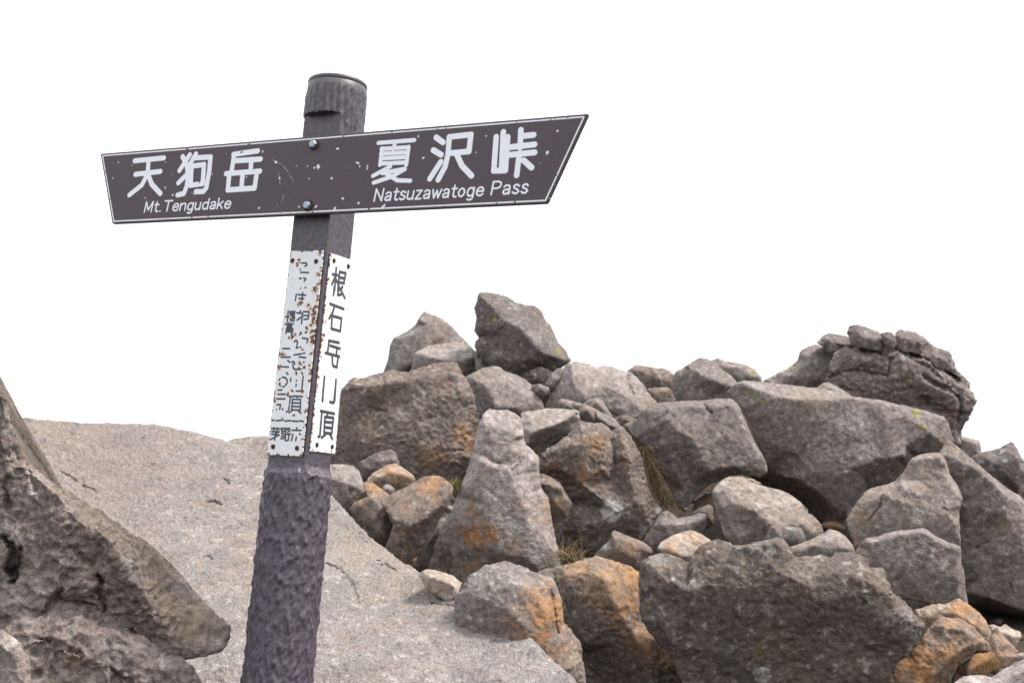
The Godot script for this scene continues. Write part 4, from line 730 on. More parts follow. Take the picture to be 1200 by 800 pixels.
	rock("boulder", "big overhanging grey block right of the dry grass in the middle of the pile", "dark2", "mid", 0.0096, 0.60,
		[0.489, 1.624, -5.623, 0.547, 1.644, -5.639, 0.583, 1.688, -5.647, 0.613, 1.713, -5.657, 0.664, 1.724, -5.668, 0.750, 1.728, -5.673, 0.843, 1.733, -5.673, 0.935, 1.737, -5.673, 0.986, 1.736, -5.667, 1.004, 1.706, -5.651, 1.029, 1.646, -5.639, 1.069, 1.554, -5.635, 1.102, 1.491, -5.628, 1.118, 1.456, -5.625, 1.122, 1.419, -5.628, 1.094, 1.391, -5.631, 1.050, 1.401, -5.630, 1.009, 1.408, -5.635, 0.953, 1.399, -5.636, 0.911, 1.382, -5.644, 0.863, 1.357, -5.652, 0.815, 1.308, -5.662, 0.771, 1.266, -5.660, 0.735, 1.252, -5.655, 0.706, 1.315, -5.644, 0.664, 1.399, -5.636, 0.629, 1.491, -5.628, 0.573, 1.540, -5.630, 0.538, 1.561, -5.628],
		[0.592, 1.685, -5.593, 0.604, 1.609, -5.578, 0.652, 1.519, -5.581, 0.707, 1.414, -5.587, 0.665, 1.574, -5.573, 0.746, 1.484, -5.557, 0.863, 1.672, -5.580, 0.928, 1.588, -5.556, 1.021, 1.532, -5.577, 1.043, 1.463, -5.586, 1.083, 1.435, -5.613, 0.793, 1.372, -5.603, 0.767, 1.330, -5.624, 0.855, 1.532, -5.537, 0.982, 1.623, -5.584, 0.758, 1.658, -5.578, 0.720, 1.463, -5.571, 0.970, 1.498, -5.564, 0.677, 1.692, -5.590, 0.678, 1.668, -5.572, 0.679, 1.643, -5.554, 0.688, 1.631, -5.547, 0.697, 1.619, -5.540, 0.706, 1.606, -5.533, 0.715, 1.594, -5.526, 0.730, 1.586, -5.521, 0.745, 1.577, -5.516, 0.760, 1.572, -5.514, 0.775, 1.566, -5.512, 0.783, 1.553, -5.513, 0.791, 1.539, -5.513, 0.799, 1.525, -5.514, 0.806, 1.510, -5.516, 0.812, 1.494, -5.519, 0.818, 1.479, -5.521, 0.824, 1.463, -5.524, 0.831, 1.450, -5.527, 0.839, 1.436, -5.531, 0.846, 1.422, -5.535, 0.863, 1.426, -5.537, 0.879, 1.430, -5.540, 0.896, 1.434, -5.543, 0.917, 1.436, -5.546, 0.939, 1.439, -5.549, 0.960, 1.441, -5.552, 0.981, 1.436, -5.565, 1.002, 1.430, -5.579, 1.022, 1.425, -5.592, 0.677, 1.692, -5.590, 0.698, 1.693, -5.590, 0.718, 1.695, -5.589, 0.739, 1.696, -5.589, 0.757, 1.697, -5.588, 0.775, 1.698, -5.588, 0.793, 1.699, -5.587, 0.811, 1.700, -5.587, 0.829, 1.701, -5.586, 0.847, 1.702, -5.586, 0.865, 1.703, -5.586, 0.884, 1.704, -5.587, 0.903, 1.705, -5.588, 0.922, 1.706, -5.589, 0.941, 1.706, -5.590, 0.960, 1.707, -5.591, 0.967, 1.695, -5.591, 0.974, 1.682, -5.591, 0.981, 1.669, -5.591, 0.987, 1.656, -5.591, 0.994, 1.643, -5.591, 1.001, 1.630, -5.591, 1.008, 1.616, -5.591, 1.015, 1.602, -5.591, 1.021, 1.588, -5.591, 1.028, 1.574, -5.591, 1.035, 1.560, -5.591, 1.042, 1.546, -5.591, 1.049, 1.534, -5.593, 1.057, 1.521, -5.595, 1.065, 1.509, -5.597, 1.072, 1.496, -5.599, 1.080, 1.484, -5.601],
		[[0.690, 1.693, -5.589, 0.042, "pale", 0.35], [0.755, 1.577, -5.516, 0.028, "tan", 0.40], [1.076, 1.421, -5.615, 0.028, "ochre", 0.60], [0.935, 1.644, -5.591, 0.056, "pale", 0.20], [0.947, 1.623, -5.585, 0.028, "dark", 0.50], [0.651, 1.588, -5.570, 0.063, "dark", 0.30], [0.816, 1.401, -5.566, 0.042, "brown", 0.40]],
		[[0.0077, 0.0165, [0.847, 1.715, -5.596, 0.858, 1.690, -5.587, 0.876, 1.669, -5.583]], [0.0042, 0.0064, [0.908, 1.584, -5.562, 0.951, 1.536, -5.575]], [0.0049, 0.0055, [0.688, 1.672, -5.576, 0.732, 1.622, -5.543, 0.783, 1.573, -5.514]], [0.0042, 0.0064, [0.890, 1.623, -5.579, 0.907, 1.658, -5.591]]])
	rock("boulder", "longest slab of the pile, flat-topped and dotted with yellow lichen, above a dark hollow", "grey", "mid", 0.0101, 0.40,
		[0.997, 1.780, -5.936, 1.039, 1.816, -5.920, 1.081, 1.834, -5.944, 1.196, 1.834, -6.070, 1.313, 1.824, -6.084, 1.455, 1.805, -6.073, 1.534, 1.788, -6.024, 1.589, 1.757, -5.951, 1.655, 1.752, -5.945, 1.724, 1.748, -5.951, 1.776, 1.734, -5.953, 1.819, 1.721, -5.954, 1.871, 1.708, -5.955, 1.951, 1.687, -5.950, 2.014, 1.668, -5.939, 2.024, 1.644, -5.923, 2.034, 1.590, -5.915, 2.044, 1.564, -5.917, 2.025, 1.523, -5.920, 1.988, 1.502, -5.910, 1.949, 1.502, -5.916, 1.910, 1.499, -5.954, 1.882, 1.484, -5.987, 1.856, 1.430, -6.004, 1.796, 1.363, -6.010, 1.673, 1.304, -6.003, 1.591, 1.245, -5.983, 1.547, 1.188, -5.937, 1.520, 1.143, -5.966, 1.534, 1.133, -6.397, 1.479, 1.184, -6.646, 1.385, 1.247, -6.703, 1.260, 1.318, -6.571, 1.141, 1.405, -6.184, 1.126, 1.483, -5.937, 1.141, 1.542, -5.932, 1.104, 1.631, -5.924, 1.066, 1.712, -5.910],
		[1.312, 1.474, -5.887, 1.265, 1.479, -5.893, 1.222, 1.483, -5.899, 1.179, 1.453, -5.927, 1.223, 1.408, -5.981, 1.263, 1.796, -5.960, 1.410, 1.777, -5.949, 1.164, 1.732, -5.845, 1.164, 1.666, -5.847, 1.165, 1.556, -5.865, 1.238, 1.527, -5.863, 1.326, 1.483, -5.867, 1.423, 1.519, -5.842, 1.463, 1.461, -5.832, 1.634, 1.556, -5.835, 1.710, 1.643, -5.837, 1.626, 1.387, -5.901, 1.724, 1.409, -5.905, 1.602, 1.321, -5.926, 1.693, 1.365, -5.928, 1.458, 1.322, -5.881, 1.381, 1.410, -5.857, 1.236, 1.629, -5.848, 1.425, 1.643, -5.837, 1.805, 1.534, -5.854, 1.809, 1.666, -5.855, 1.918, 1.593, -5.858, 1.983, 1.542, -5.881, 1.069, 1.816, -5.880, 1.085, 1.809, -5.874, 1.100, 1.802, -5.868, 1.116, 1.796, -5.863, 1.131, 1.789, -5.857, 1.145, 1.784, -5.855, 1.159, 1.778, -5.852, 1.173, 1.773, -5.850, 1.188, 1.767, -5.848, 1.202, 1.762, -5.845, 1.216, 1.756, -5.843, 1.234, 1.754, -5.842, 1.252, 1.752, -5.841, 1.270, 1.750, -5.841, 1.288, 1.748, -5.840, 1.306, 1.746, -5.839, 1.324, 1.744, -5.838, 1.347, 1.744, -5.840, 1.369, 1.743, -5.842, 1.392, 1.743, -5.844, 1.414, 1.742, -5.847, 1.437, 1.742, -5.849, 1.460, 1.741, -5.851, 1.481, 1.742, -5.855, 1.503, 1.743, -5.858, 1.524, 1.744, -5.862, 1.546, 1.745, -5.866, 1.567, 1.746, -5.869, 1.584, 1.742, -5.870, 1.601, 1.739, -5.870, 1.617, 1.736, -5.870, 1.634, 1.733, -5.871, 1.656, 1.731, -5.872, 1.679, 1.730, -5.873, 1.701, 1.729, -5.875, 1.720, 1.725, -5.877, 1.740, 1.721, -5.879, 1.759, 1.717, -5.881, 1.778, 1.713, -5.883, 1.797, 1.710, -5.885, 1.815, 1.705, -5.886, 1.833, 1.701, -5.888, 1.851, 1.696, -5.889, 1.869, 1.692, -5.890, 1.887, 1.688, -5.891, 1.905, 1.682, -5.892, 1.922, 1.677, -5.894, 1.940, 1.672, -5.895, 1.957, 1.667, -5.896, 1.975, 1.661, -5.897, 1.992, 1.656, -5.899, 1.786, 1.487, -5.835, 1.766, 1.485, -5.833, 1.746, 1.484, -5.831, 1.726, 1.483, -5.829, 1.705, 1.482, -5.827, 1.685, 1.481, -5.825, 1.665, 1.479, -5.823, 1.650, 1.473, -5.822, 1.635, 1.466, -5.821, 1.620, 1.460, -5.820, 1.605, 1.453, -5.819, 1.590, 1.447, -5.818, 1.574, 1.441, -5.819, 1.558, 1.435, -5.820, 1.542, 1.429, -5.820, 1.526, 1.423, -5.821, 1.511, 1.416, -5.821, 1.511, 1.392, -5.827, 1.512, 1.367, -5.833, 1.516, 1.347, -5.842, 1.519, 1.328, -5.852, 1.522, 1.308, -5.861, 1.526, 1.290, -5.869, 1.529, 1.271, -5.877, 1.532, 1.253, -5.885, 1.536, 1.234, -5.893, 1.302, 1.424, -5.898, 1.307, 1.402, -5.890, 1.313, 1.380, -5.882, 1.325, 1.372, -5.883, 1.338, 1.364, -5.884, 1.351, 1.356, -5.885, 1.364, 1.348, -5.885, 1.377, 1.341, -5.887, 1.390, 1.334, -5.888, 1.403, 1.327, -5.889, 1.416, 1.320, -5.890, 1.427, 1.309, -5.893, 1.438, 1.297, -5.896, 1.449, 1.285, -5.899, 1.460, 1.273, -5.902, 1.471, 1.261, -5.904, 1.482, 1.249, -5.907, 1.493, 1.237, -5.910],
		[[1.084, 1.775, -5.881, 0.012, "lime", 1.00], [1.118, 1.758, -5.870, 0.013, "lime", 0.70], [1.154, 1.734, -5.848, 0.013, "lime", 1.00], [1.128, 1.769, -5.864, 0.009, "lime", 0.80], [1.224, 1.690, -5.862, 0.016, "pale", 0.70], [1.069, 1.730, -5.906, 0.015, "pale", 0.50], [1.599, 1.680, -5.884, 0.033, "pale", 0.70], [1.214, 1.732, -5.853, 0.016, "pale", 0.40], [1.869, 1.683, -5.893, 0.024, "lime", 0.55], [1.896, 1.620, -5.891, 0.013, "lime", 0.70], [1.971, 1.534, -5.889, 0.037, "ochre", 0.50], [1.164, 1.658, -5.849, 0.089, "brown", 0.40], [1.491, 1.400, -5.832, 0.019, "pale", 0.60], [1.809, 1.563, -5.863, 0.030, "pale", 0.40], [1.893, 1.545, -5.910, 0.030, "pale", 0.35], [1.314, 1.674, -5.864, 0.089, "dark", 0.25], [1.684, 1.629, -5.858, 0.067, "dark", 0.30], [1.356, 1.781, -5.877, 0.119, "tan", 0.40]],
		[[0.0052, 0.0077, [1.478, 1.418, -5.838, 1.533, 1.425, -5.821, 1.578, 1.418, -5.830]], [0.0044, 0.0058, [1.212, 1.564, -5.877, 1.262, 1.552, -5.872]]])
	rock("boulder", "notched tan-grey boulder with a dark crack leaning at the right end of the long slab", "light2", "mid", 0.0084, 0.60,
		[1.533, 1.442, -4.950, 1.549, 1.478, -4.957, 1.593, 1.495, -4.966, 1.650, 1.500, -4.971, 1.670, 1.497, -4.966, 1.678, 1.467, -4.943, 1.689, 1.418, -4.947, 1.721, 1.369, -4.941, 1.733, 1.326, -4.934, 1.726, 1.290, -4.937, 1.723, 1.281, -4.938, 1.723, 1.220, -4.943, 1.726, 1.153, -4.949, 1.723, 1.110, -4.948, 1.679, 1.062, -4.947, 1.493, 1.062, -4.941, 1.346, 1.117, -4.936, 1.316, 1.141, -4.940, 1.285, 1.240, -4.947, 1.313, 1.283, -4.953, 1.354, 1.331, -4.965, 1.366, 1.348, -4.979, 1.391, 1.362, -4.983, 1.486, 1.384, -4.987, 1.492, 1.392, -4.970, 1.516, 1.418, -4.963],
		[1.449, 1.356, -4.912, 1.396, 1.354, -4.942, 1.428, 1.369, -4.946, 1.572, 1.388, -4.913, 1.559, 1.443, -4.924, 1.608, 1.455, -4.923, 1.669, 1.388, -4.908, 1.656, 1.437, -4.919, 1.698, 1.339, -4.907, 1.424, 1.344, -4.892, 1.452, 1.326, -4.884, 1.497, 1.332, -4.891, 1.542, 1.296, -4.882, 1.666, 1.283, -4.890, 1.705, 1.295, -4.914, 1.341, 1.204, -4.913, 1.539, 1.224, -4.880, 1.608, 1.344, -4.896, 1.696, 1.222, -4.912, 1.652, 1.272, -4.886, 1.461, 1.364, -4.912, 1.475, 1.369, -4.905, 1.488, 1.375, -4.898, 1.499, 1.367, -4.894, 1.509, 1.359, -4.889, 1.521, 1.353, -4.889, 1.533, 1.347, -4.889, 1.545, 1.340, -4.889, 1.535, 1.467, -4.932, 1.549, 1.471, -4.928, 1.563, 1.475, -4.923, 1.577, 1.478, -4.919, 1.594, 1.480, -4.918, 1.611, 1.481, -4.918, 1.628, 1.483, -4.918, 1.644, 1.484, -4.918, 1.653, 1.470, -4.917, 1.662, 1.455, -4.916, 1.367, 1.313, -4.909, 1.360, 1.302, -4.910, 1.353, 1.291, -4.912, 1.346, 1.280, -4.914, 1.338, 1.269, -4.915, 1.331, 1.258, -4.917],
		[[1.337, 1.264, -4.916, 0.049, "ochre", 0.55], [1.321, 1.172, -4.931, 0.025, "rust", 0.50], [1.594, 1.364, -4.905, 0.037, "tan", 0.40], [1.388, 1.366, -4.980, 0.049, "tan", 0.35]],
		[[0.0055, 0.0128, [1.417, 1.341, -4.900, 1.415, 1.297, -4.919, 1.387, 1.267, -4.920, 1.366, 1.240, -4.920]], [0.0049, 0.0080, [1.633, 1.295, -4.900, 1.666, 1.280, -4.891]]])
	rock("boulder", "large grey rock running off the right edge under the dark triangular rock", "dark2", "mid", 0.0085, 0.50,
		[1.689, 1.498, -5.041, 1.731, 1.550, -5.058, 1.758, 1.531, -5.065, 1.796, 1.499, -5.067, 1.860, 1.442, -5.072, 1.923, 1.392, -5.077, 1.959, 1.360, -5.074, 2.008, 1.334, -5.071, 2.043, 1.303, -5.068, 2.134, 1.284, -5.059, 2.156, 1.173, -5.048, 2.294, 0.743, -5.407, 2.169, 0.783, -5.457, 2.047, 0.803, -5.455, 1.960, 0.843, -5.398, 1.808, 0.913, -5.135, 1.754, 1.002, -5.063, 1.748, 1.127, -5.052, 1.742, 1.277, -5.039, 1.729, 1.364, -5.031, 1.704, 1.423, -5.026],
		[1.976, 1.306, -4.993, 1.974, 1.200, -4.968, 1.808, 1.128, -5.028, 1.860, 1.162, -4.995, 1.939, 1.203, -4.972, 1.832, 1.216, -5.017, 1.878, 1.216, -5.006, 1.876, 1.096, -4.977, 1.942, 1.002, -4.998, 1.822, 1.019, -5.008, 1.791, 1.067, -5.019, 1.970, 1.127, -4.964, 1.782, 1.216, -5.017, 2.062, 0.954, -4.992, 2.057, 1.047, -4.973, 1.998, 0.892, -5.024, 1.886, 0.925, -5.021, 1.839, 0.943, -5.025, 1.772, 0.959, -5.045, 2.104, 0.870, -5.026, 1.691, 1.493, -5.018, 1.703, 1.487, -5.015, 1.715, 1.482, -5.012, 1.727, 1.476, -5.009, 1.739, 1.471, -5.006, 1.750, 1.466, -5.003, 1.761, 1.460, -4.996, 1.772, 1.454, -4.990, 1.783, 1.448, -4.983, 1.794, 1.442, -4.977, 1.805, 1.434, -4.976, 1.817, 1.427, -4.974, 1.829, 1.419, -4.973, 1.840, 1.411, -4.971, 1.849, 1.403, -4.972, 1.858, 1.395, -4.973, 1.866, 1.387, -4.973, 1.875, 1.379, -4.974, 1.884, 1.371, -4.975, 1.892, 1.362, -4.975, 1.899, 1.353, -4.975, 1.907, 1.343, -4.976, 1.915, 1.334, -4.976, 1.923, 1.325, -4.977, 1.755, 1.296, -5.001, 1.769, 1.293, -4.995, 1.783, 1.291, -4.990, 1.797, 1.288, -4.984, 1.811, 1.285, -4.982, 1.825, 1.283, -4.980, 1.839, 1.280, -4.978, 1.852, 1.278, -4.976, 1.866, 1.275, -4.975, 1.880, 1.272, -4.973, 1.890, 1.266, -4.972, 1.901, 1.259, -4.971, 1.912, 1.253, -4.970, 1.922, 1.246, -4.970, 1.933, 1.240, -4.969, 1.948, 1.244, -4.971, 1.964, 1.249, -4.974, 1.980, 1.253, -4.976],
		[[1.911, 1.212, -4.980, 0.038, "ochre", 0.35], [1.754, 1.517, -5.054, 0.038, "tan", 0.30], [1.884, 1.362, -4.978, 0.038, "pale", 0.30], [1.817, 1.185, -5.012, 0.050, "dark", 0.35]],
		[[0.0057, 0.0082, [1.802, 1.122, -5.028, 1.853, 1.159, -4.996, 1.917, 1.190, -4.980]], [0.0075, 0.0114, [1.933, 1.002, -4.999, 1.960, 0.947, -5.048]]])
	rock("rock", "added dark filler rock at the back of the cave under the perched dark boulder", "dark", "mid", 0.0123, 0.70,  # filler added so the gap under the boulder reads dark, not sky
		[-0.235, 2.077, -7.177, -0.109, 2.042, -7.196, 0.009, 1.997, -7.199, 0.272, 2.015, -7.198, 0.298, 1.923, -7.190, 0.253, 1.779, -7.203, 0.117, 1.743, -7.206, -0.063, 1.887, -7.194, -0.235, 1.960, -7.187],
		[-0.018, 1.958, -7.157, 0.162, 1.904, -7.161],
		[],
		[])
	rock("rock", "added brown filler rock deep in the hollow below the tilted flat rock", "brown", "mid", 0.0091, 0.70,  # filler added to keep the hollow dark where lit ground showed through
		[-0.520, 1.074, -5.408, -0.441, 1.139, -5.425, -0.320, 1.239, -5.428, -0.253, 1.320, -5.421, -0.205, 1.274, -5.413, -0.251, 1.114, -5.404, -0.344, 0.968, -5.406, -0.425, 0.981, -5.404, -0.493, 1.020, -5.412],
		[-0.370, 1.116, -5.381, -0.303, 1.176, -5.376, -0.383, 1.036, -5.382],
		[[-0.432, 1.068, -5.398, 0.020, "ochre", 0.60]],
		[])
	rock("rock", "small orange pebble at the bottom of the hollow below the tilted flat rock", "tan", "fine", 0.0084, 0.70,
		[-0.433, 1.085, -4.955, -0.415, 1.103, -4.964, -0.388, 1.113, -4.967, -0.366, 1.100, -4.960, -0.371, 1.079, -4.956, -0.408, 1.070, -4.956],
		[-0.395, 1.099, -4.939],
		[[-0.401, 1.098, -4.945, 0.025, "orange", 0.80]],
		[])
	rock("rock", "little pinkish stone beside the tilted flat rock, under the moss clump", "light", "fine", 0.0084, 0.70,
		[-0.261, 1.284, -4.938, -0.252, 1.296, -4.945, -0.237, 1.302, -4.949, -0.225, 1.290, -4.943, -0.230, 1.272, -4.939, -0.248, 1.266, -4.939],
		[-0.242, 1.288, -4.925],
		[],
		[])
	rock("rock", "orange-brown stone just visible in the dark hollow under the long slab", "tan", "fine", 0.0101, 0.70,
		[1.428, 1.169, -5.951, 1.457, 1.183, -5.965, 1.507, 1.188, -5.973, 1.543, 1.176, -5.966, 1.546, 1.147, -5.953, 1.472, 1.139, -5.954],
		[1.468, 1.174, -5.933, 1.504, 1.166, -5.931],
		[[1.476, 1.173, -5.937, 0.052, "orange", 0.90]],
		[])
	rock("rock", "fluted light grey rock half hidden behind the signpost above the smooth boulder", "light", "fine", 0.0085, 0.70,
		[-0.770, 1.442, -4.995, -0.716, 1.454, -5.010, -0.680, 1.456, -5.020, -0.623, 1.449, -5.016, -0.598, 1.429, -5.007, -0.585, 1.395, -4.994, -0.572, 1.368, -4.986, -0.549, 1.325, -4.979, -0.585, 1.263, -4.979, -0.666, 1.263, -4.979, -0.767, 1.325, -4.984],
		[-0.638, 1.381, -4.942, -0.614, 1.411, -4.971, -0.688, 1.399, -4.948, -0.632, 1.326, -4.950, -0.675, 1.436, -4.985, -0.593, 1.362, -4.954, -0.708, 1.362, -4.960, -0.626, 1.350, -4.971],
		[[-0.603, 1.319, -4.966, 0.025, "orange", 0.50]],
		[])
	rock("rock", "angular brown block with an orange top beside the light fluted rock", "brown", "fine", 0.0082, 0.70,
		[-0.614, 1.289, -4.837, -0.597, 1.314, -4.845, -0.545, 1.335, -4.838, -0.562, 1.363, -4.877, -0.570, 1.387, -4.905, -0.549, 1.393, -4.920, -0.518, 1.375, -4.917, -0.464, 1.341, -4.889, -0.465, 1.315, -4.855, -0.454, 1.268, -4.839, -0.447, 1.238, -4.841, -0.451, 1.205, -4.844, -0.478, 1.136, -4.850, -0.520, 1.118, -4.847, -0.575, 1.214, -4.843],
		[-0.529, 1.332, -4.797, -0.510, 1.314, -4.795, -0.491, 1.295, -4.797, -0.472, 1.278, -4.807, -0.521, 1.253, -4.787, -0.565, 1.299, -4.807, -0.492, 1.216, -4.802, -0.517, 1.357, -4.851, -0.491, 1.328, -4.839],
		[[-0.524, 1.363, -4.860, 0.042, "orange", 0.70], [-0.574, 1.316, -4.826, 0.030, "orange", 0.55], [-0.554, 1.287, -4.813, 0.018, "rust", 0.40]],
		[])
	rock("rock", "small orange-topped rock at the foot of the large brown-grey block", "tan", "fine", 0.0091, 0.70,
		[-0.607, 1.386, -5.330, -0.585, 1.414, -5.362, -0.553, 1.434, -5.377, -0.521, 1.451, -5.387, -0.488, 1.456, -5.392, -0.459, 1.438, -5.377, -0.413, 1.406, -5.351, -0.403, 1.388, -5.330, -0.421, 1.352, -5.328, -0.488, 1.326, -5.330, -0.541, 1.339, -5.329, -0.581, 1.352, -5.333],
		[-0.545, 1.399, -5.301, -0.506, 1.424, -5.302, -0.485, 1.419, -5.296, -0.446, 1.409, -5.303, -0.421, 1.402, -5.317, -0.492, 1.379, -5.299, -0.453, 1.379, -5.308],
		[[-0.514, 1.432, -5.319, 0.040, "orange", 0.45], [-0.460, 1.386, -5.309, 0.040, "rust", 0.50]],
		[])
	rock("rock", "little grey pebble below the small orange-topped rock", "light", "fine", 0.0085, 0.70,
		[-0.509, 1.362, -4.981, -0.497, 1.377, -4.988, -0.479, 1.380, -4.990, -0.457, 1.363, -4.986, -0.456, 1.331, -4.984, -0.493, 1.325, -4.984],
		[-0.479, 1.359, -4.966],
		[],
		[])
	rock("rock", "tilted flat rock with orange lichen, overhanging the dark hollow by the smooth boulder", "brown2", "mid", 0.0080, 0.70,
		[-0.485, 1.315, -4.734, -0.443, 1.351, -4.771, -0.386, 1.380, -4.799, -0.380, 1.385, -4.804, -0.345, 1.405, -4.822, -0.316, 1.415, -4.826, -0.273, 1.415, -4.826, -0.242, 1.398, -4.807, -0.218, 1.372, -4.774, -0.221, 1.344, -4.757, -0.239, 1.295, -4.756, -0.269, 1.254, -4.765, -0.305, 1.171, -4.777, -0.341, 1.123, -4.781, -0.399, 1.089, -4.774, -0.439, 1.108, -4.752, -0.468, 1.150, -4.744, -0.437, 1.232, -4.731, -0.456, 1.276, -4.733],
		[-0.427, 1.320, -4.734, -0.370, 1.337, -4.752, -0.312, 1.360, -4.771, -0.337, 1.291, -4.716, -0.395, 1.274, -4.708, -0.383, 1.186, -4.717, -0.338, 1.173, -4.742, -0.292, 1.231, -4.752, -0.424, 1.175, -4.716, -0.455, 1.282, -4.719, -0.445, 1.269, -4.710, -0.434, 1.255, -4.702, -0.420, 1.252, -4.698, -0.405, 1.248, -4.694, -0.390, 1.245, -4.690, -0.375, 1.242, -4.686, -0.361, 1.243, -4.685, -0.346, 1.245, -4.684, -0.335, 1.253, -4.687, -0.323, 1.261, -4.689, -0.312, 1.269, -4.692, -0.303, 1.277, -4.696, -0.294, 1.284, -4.699, -0.285, 1.292, -4.703, -0.276, 1.300, -4.707, -0.266, 1.308, -4.711, -0.259, 1.316, -4.716, -0.252, 1.325, -4.722, -0.244, 1.334, -4.728, -0.237, 1.343, -4.733, -0.230, 1.352, -4.739],
		[[-0.307, 1.385, -4.785, 0.053, "orange", 0.65], [-0.395, 1.291, -4.709, 0.035, "rust", 0.40], [-0.308, 1.320, -4.719, 0.035, "pale", 0.30], [-0.407, 1.291, -4.712, 0.035, "pale", 0.25], [-0.279, 1.326, -4.718, 0.024, "orange", 0.35], [-0.425, 1.210, -4.717, 0.035, "rust", 0.30], [-0.338, 1.185, -4.739, 0.071, "dark", 0.50]],
		[])
	rock("rock", "rough cream-grey stone at the lip of the smooth boulder below the pointed rock", "cream", "pit", 0.0068, 0.70,
		[-0.294, 1.116, -4.057, -0.285, 1.128, -4.069, -0.270, 1.134, -4.077, -0.230, 1.128, -4.082, -0.189, 1.113, -4.079, -0.157, 1.092, -4.068, -0.167, 1.057, -4.045, -0.197, 1.033, -4.039, -0.267, 1.072, -4.044],
		[-0.257, 1.113, -4.036, -0.217, 1.103, -4.031, -0.187, 1.088, -4.034],
		[],
		[])
	rock("boulder", "squat grey and rust boulder in the front row beside the smooth boulder", "pitted", "pit", 0.0065, 0.60,
		[-0.175, 1.066, -3.896, -0.155, 1.095, -3.911, -0.125, 1.132, -3.925, -0.078, 1.159, -3.931, -0.026, 1.169, -3.939, 0.031, 1.158, -3.940, 0.078, 1.133, -3.933, 0.117, 1.124, -3.926, 0.142, 1.091, -3.894, 0.151, 1.043, -3.872, 0.156, 0.993, -3.868, 0.185, 0.960, -3.888, 0.207, 0.928, -3.882, 0.216, 0.842, -3.872, 0.228, 0.744, -3.863, 0.151, 0.421, -3.874, -0.101, 0.421, -3.874, -0.153, 0.817, -3.874],
		[-0.025, 1.119, -3.822, 0.050, 1.101, -3.797, -0.088, 1.074, -3.817, 0.025, 1.007, -3.762, 0.112, 1.023, -3.787, 0.138, 0.945, -3.820, 0.100, 0.956, -3.775, 0.171, 0.876, -3.817, 0.099, 0.836, -3.768, 0.000, 1.031, -3.769, 0.049, 0.689, -3.772, 0.151, 0.924, -3.830],
		[[0.105, 1.039, -3.799, 0.087, "orange", 0.85], [0.181, 0.888, -3.821, 0.066, "tan", 0.70], [0.075, 0.967, -3.788, 0.087, "rust", 0.75], [0.038, 0.927, -3.805, 0.076, "orange", 0.50], [0.000, 1.122, -3.842, 0.102, "pale", 0.30]],
		[[0.0076, 0.0132, [0.116, 1.091, -3.894, 0.125, 1.027, -3.798, 0.139, 0.962, -3.824]]])
	rock("boulder", "orange-crusted ridge-backed boulder in the front row left of the dark slab", "brown", "pit", 0.0073, 0.60,
		[0.067, 1.086, -4.382, 0.093, 1.099, -4.403, 0.155, 1.115, -4.416, 0.216, 1.126, -4.415, 0.256, 1.141, -4.422, 0.292, 1.148, -4.428, 0.349, 1.130, -4.423, 0.401, 1.113, -4.417, 0.432, 1.097, -4.396, 0.439, 1.035, -4.372, 0.439, 0.966, -4.378, 0.490, 0.899, -4.369, 0.554, 0.822, -4.376, 0.579, 0.746, -4.375, 0.626, 0.558, -4.384, 0.273, 0.558, -4.384, 0.235, 0.727, -4.384, 0.226, 0.813, -4.377, 0.179, 0.925, -4.367, 0.162, 1.028, -4.365],
		[0.187, 1.089, -4.352, 0.255, 1.104, -4.325, 0.304, 1.084, -4.291, 0.336, 1.004, -4.274, 0.394, 0.912, -4.273, 0.462, 0.795, -4.281, 0.495, 0.702, -4.289, 0.244, 0.873, -4.315, 0.337, 0.867, -4.301, 0.228, 1.008, -4.309, 0.195, 1.057, -4.326, 0.358, 1.074, -4.324, 0.416, 0.991, -4.317, 0.484, 0.872, -4.321, 0.284, 1.130, -4.371, 0.211, 0.939, -4.321, 0.295, 0.943, -4.294, 0.354, 0.739, -4.317, 0.401, 1.048, -4.334],
		[[0.273, 1.107, -4.342, 0.112, "tan", 0.70], [0.405, 1.078, -4.369, 0.069, "orange", 0.70], [0.340, 1.074, -4.326, 0.095, "orange", 0.50], [0.363, 0.993, -4.296, 0.078, "orange", 0.60], [0.216, 1.110, -4.403, 0.052, "orange", 0.40], [0.442, 0.872, -4.324, 0.078, "orange", 0.55], [0.510, 0.803, -4.332, 0.052, "orange", 0.50], [0.288, 1.016, -4.317, 0.060, "rust", 0.50], [0.340, 1.049, -4.325, 0.052, "tan", 0.40], [0.338, 0.805, -4.321, 0.086, "dark", 0.55]],
		[[0.0035, 0.0056, [0.270, 0.933, -4.304, 0.338, 0.925, -4.305, 0.372, 0.942, -4.305]]])
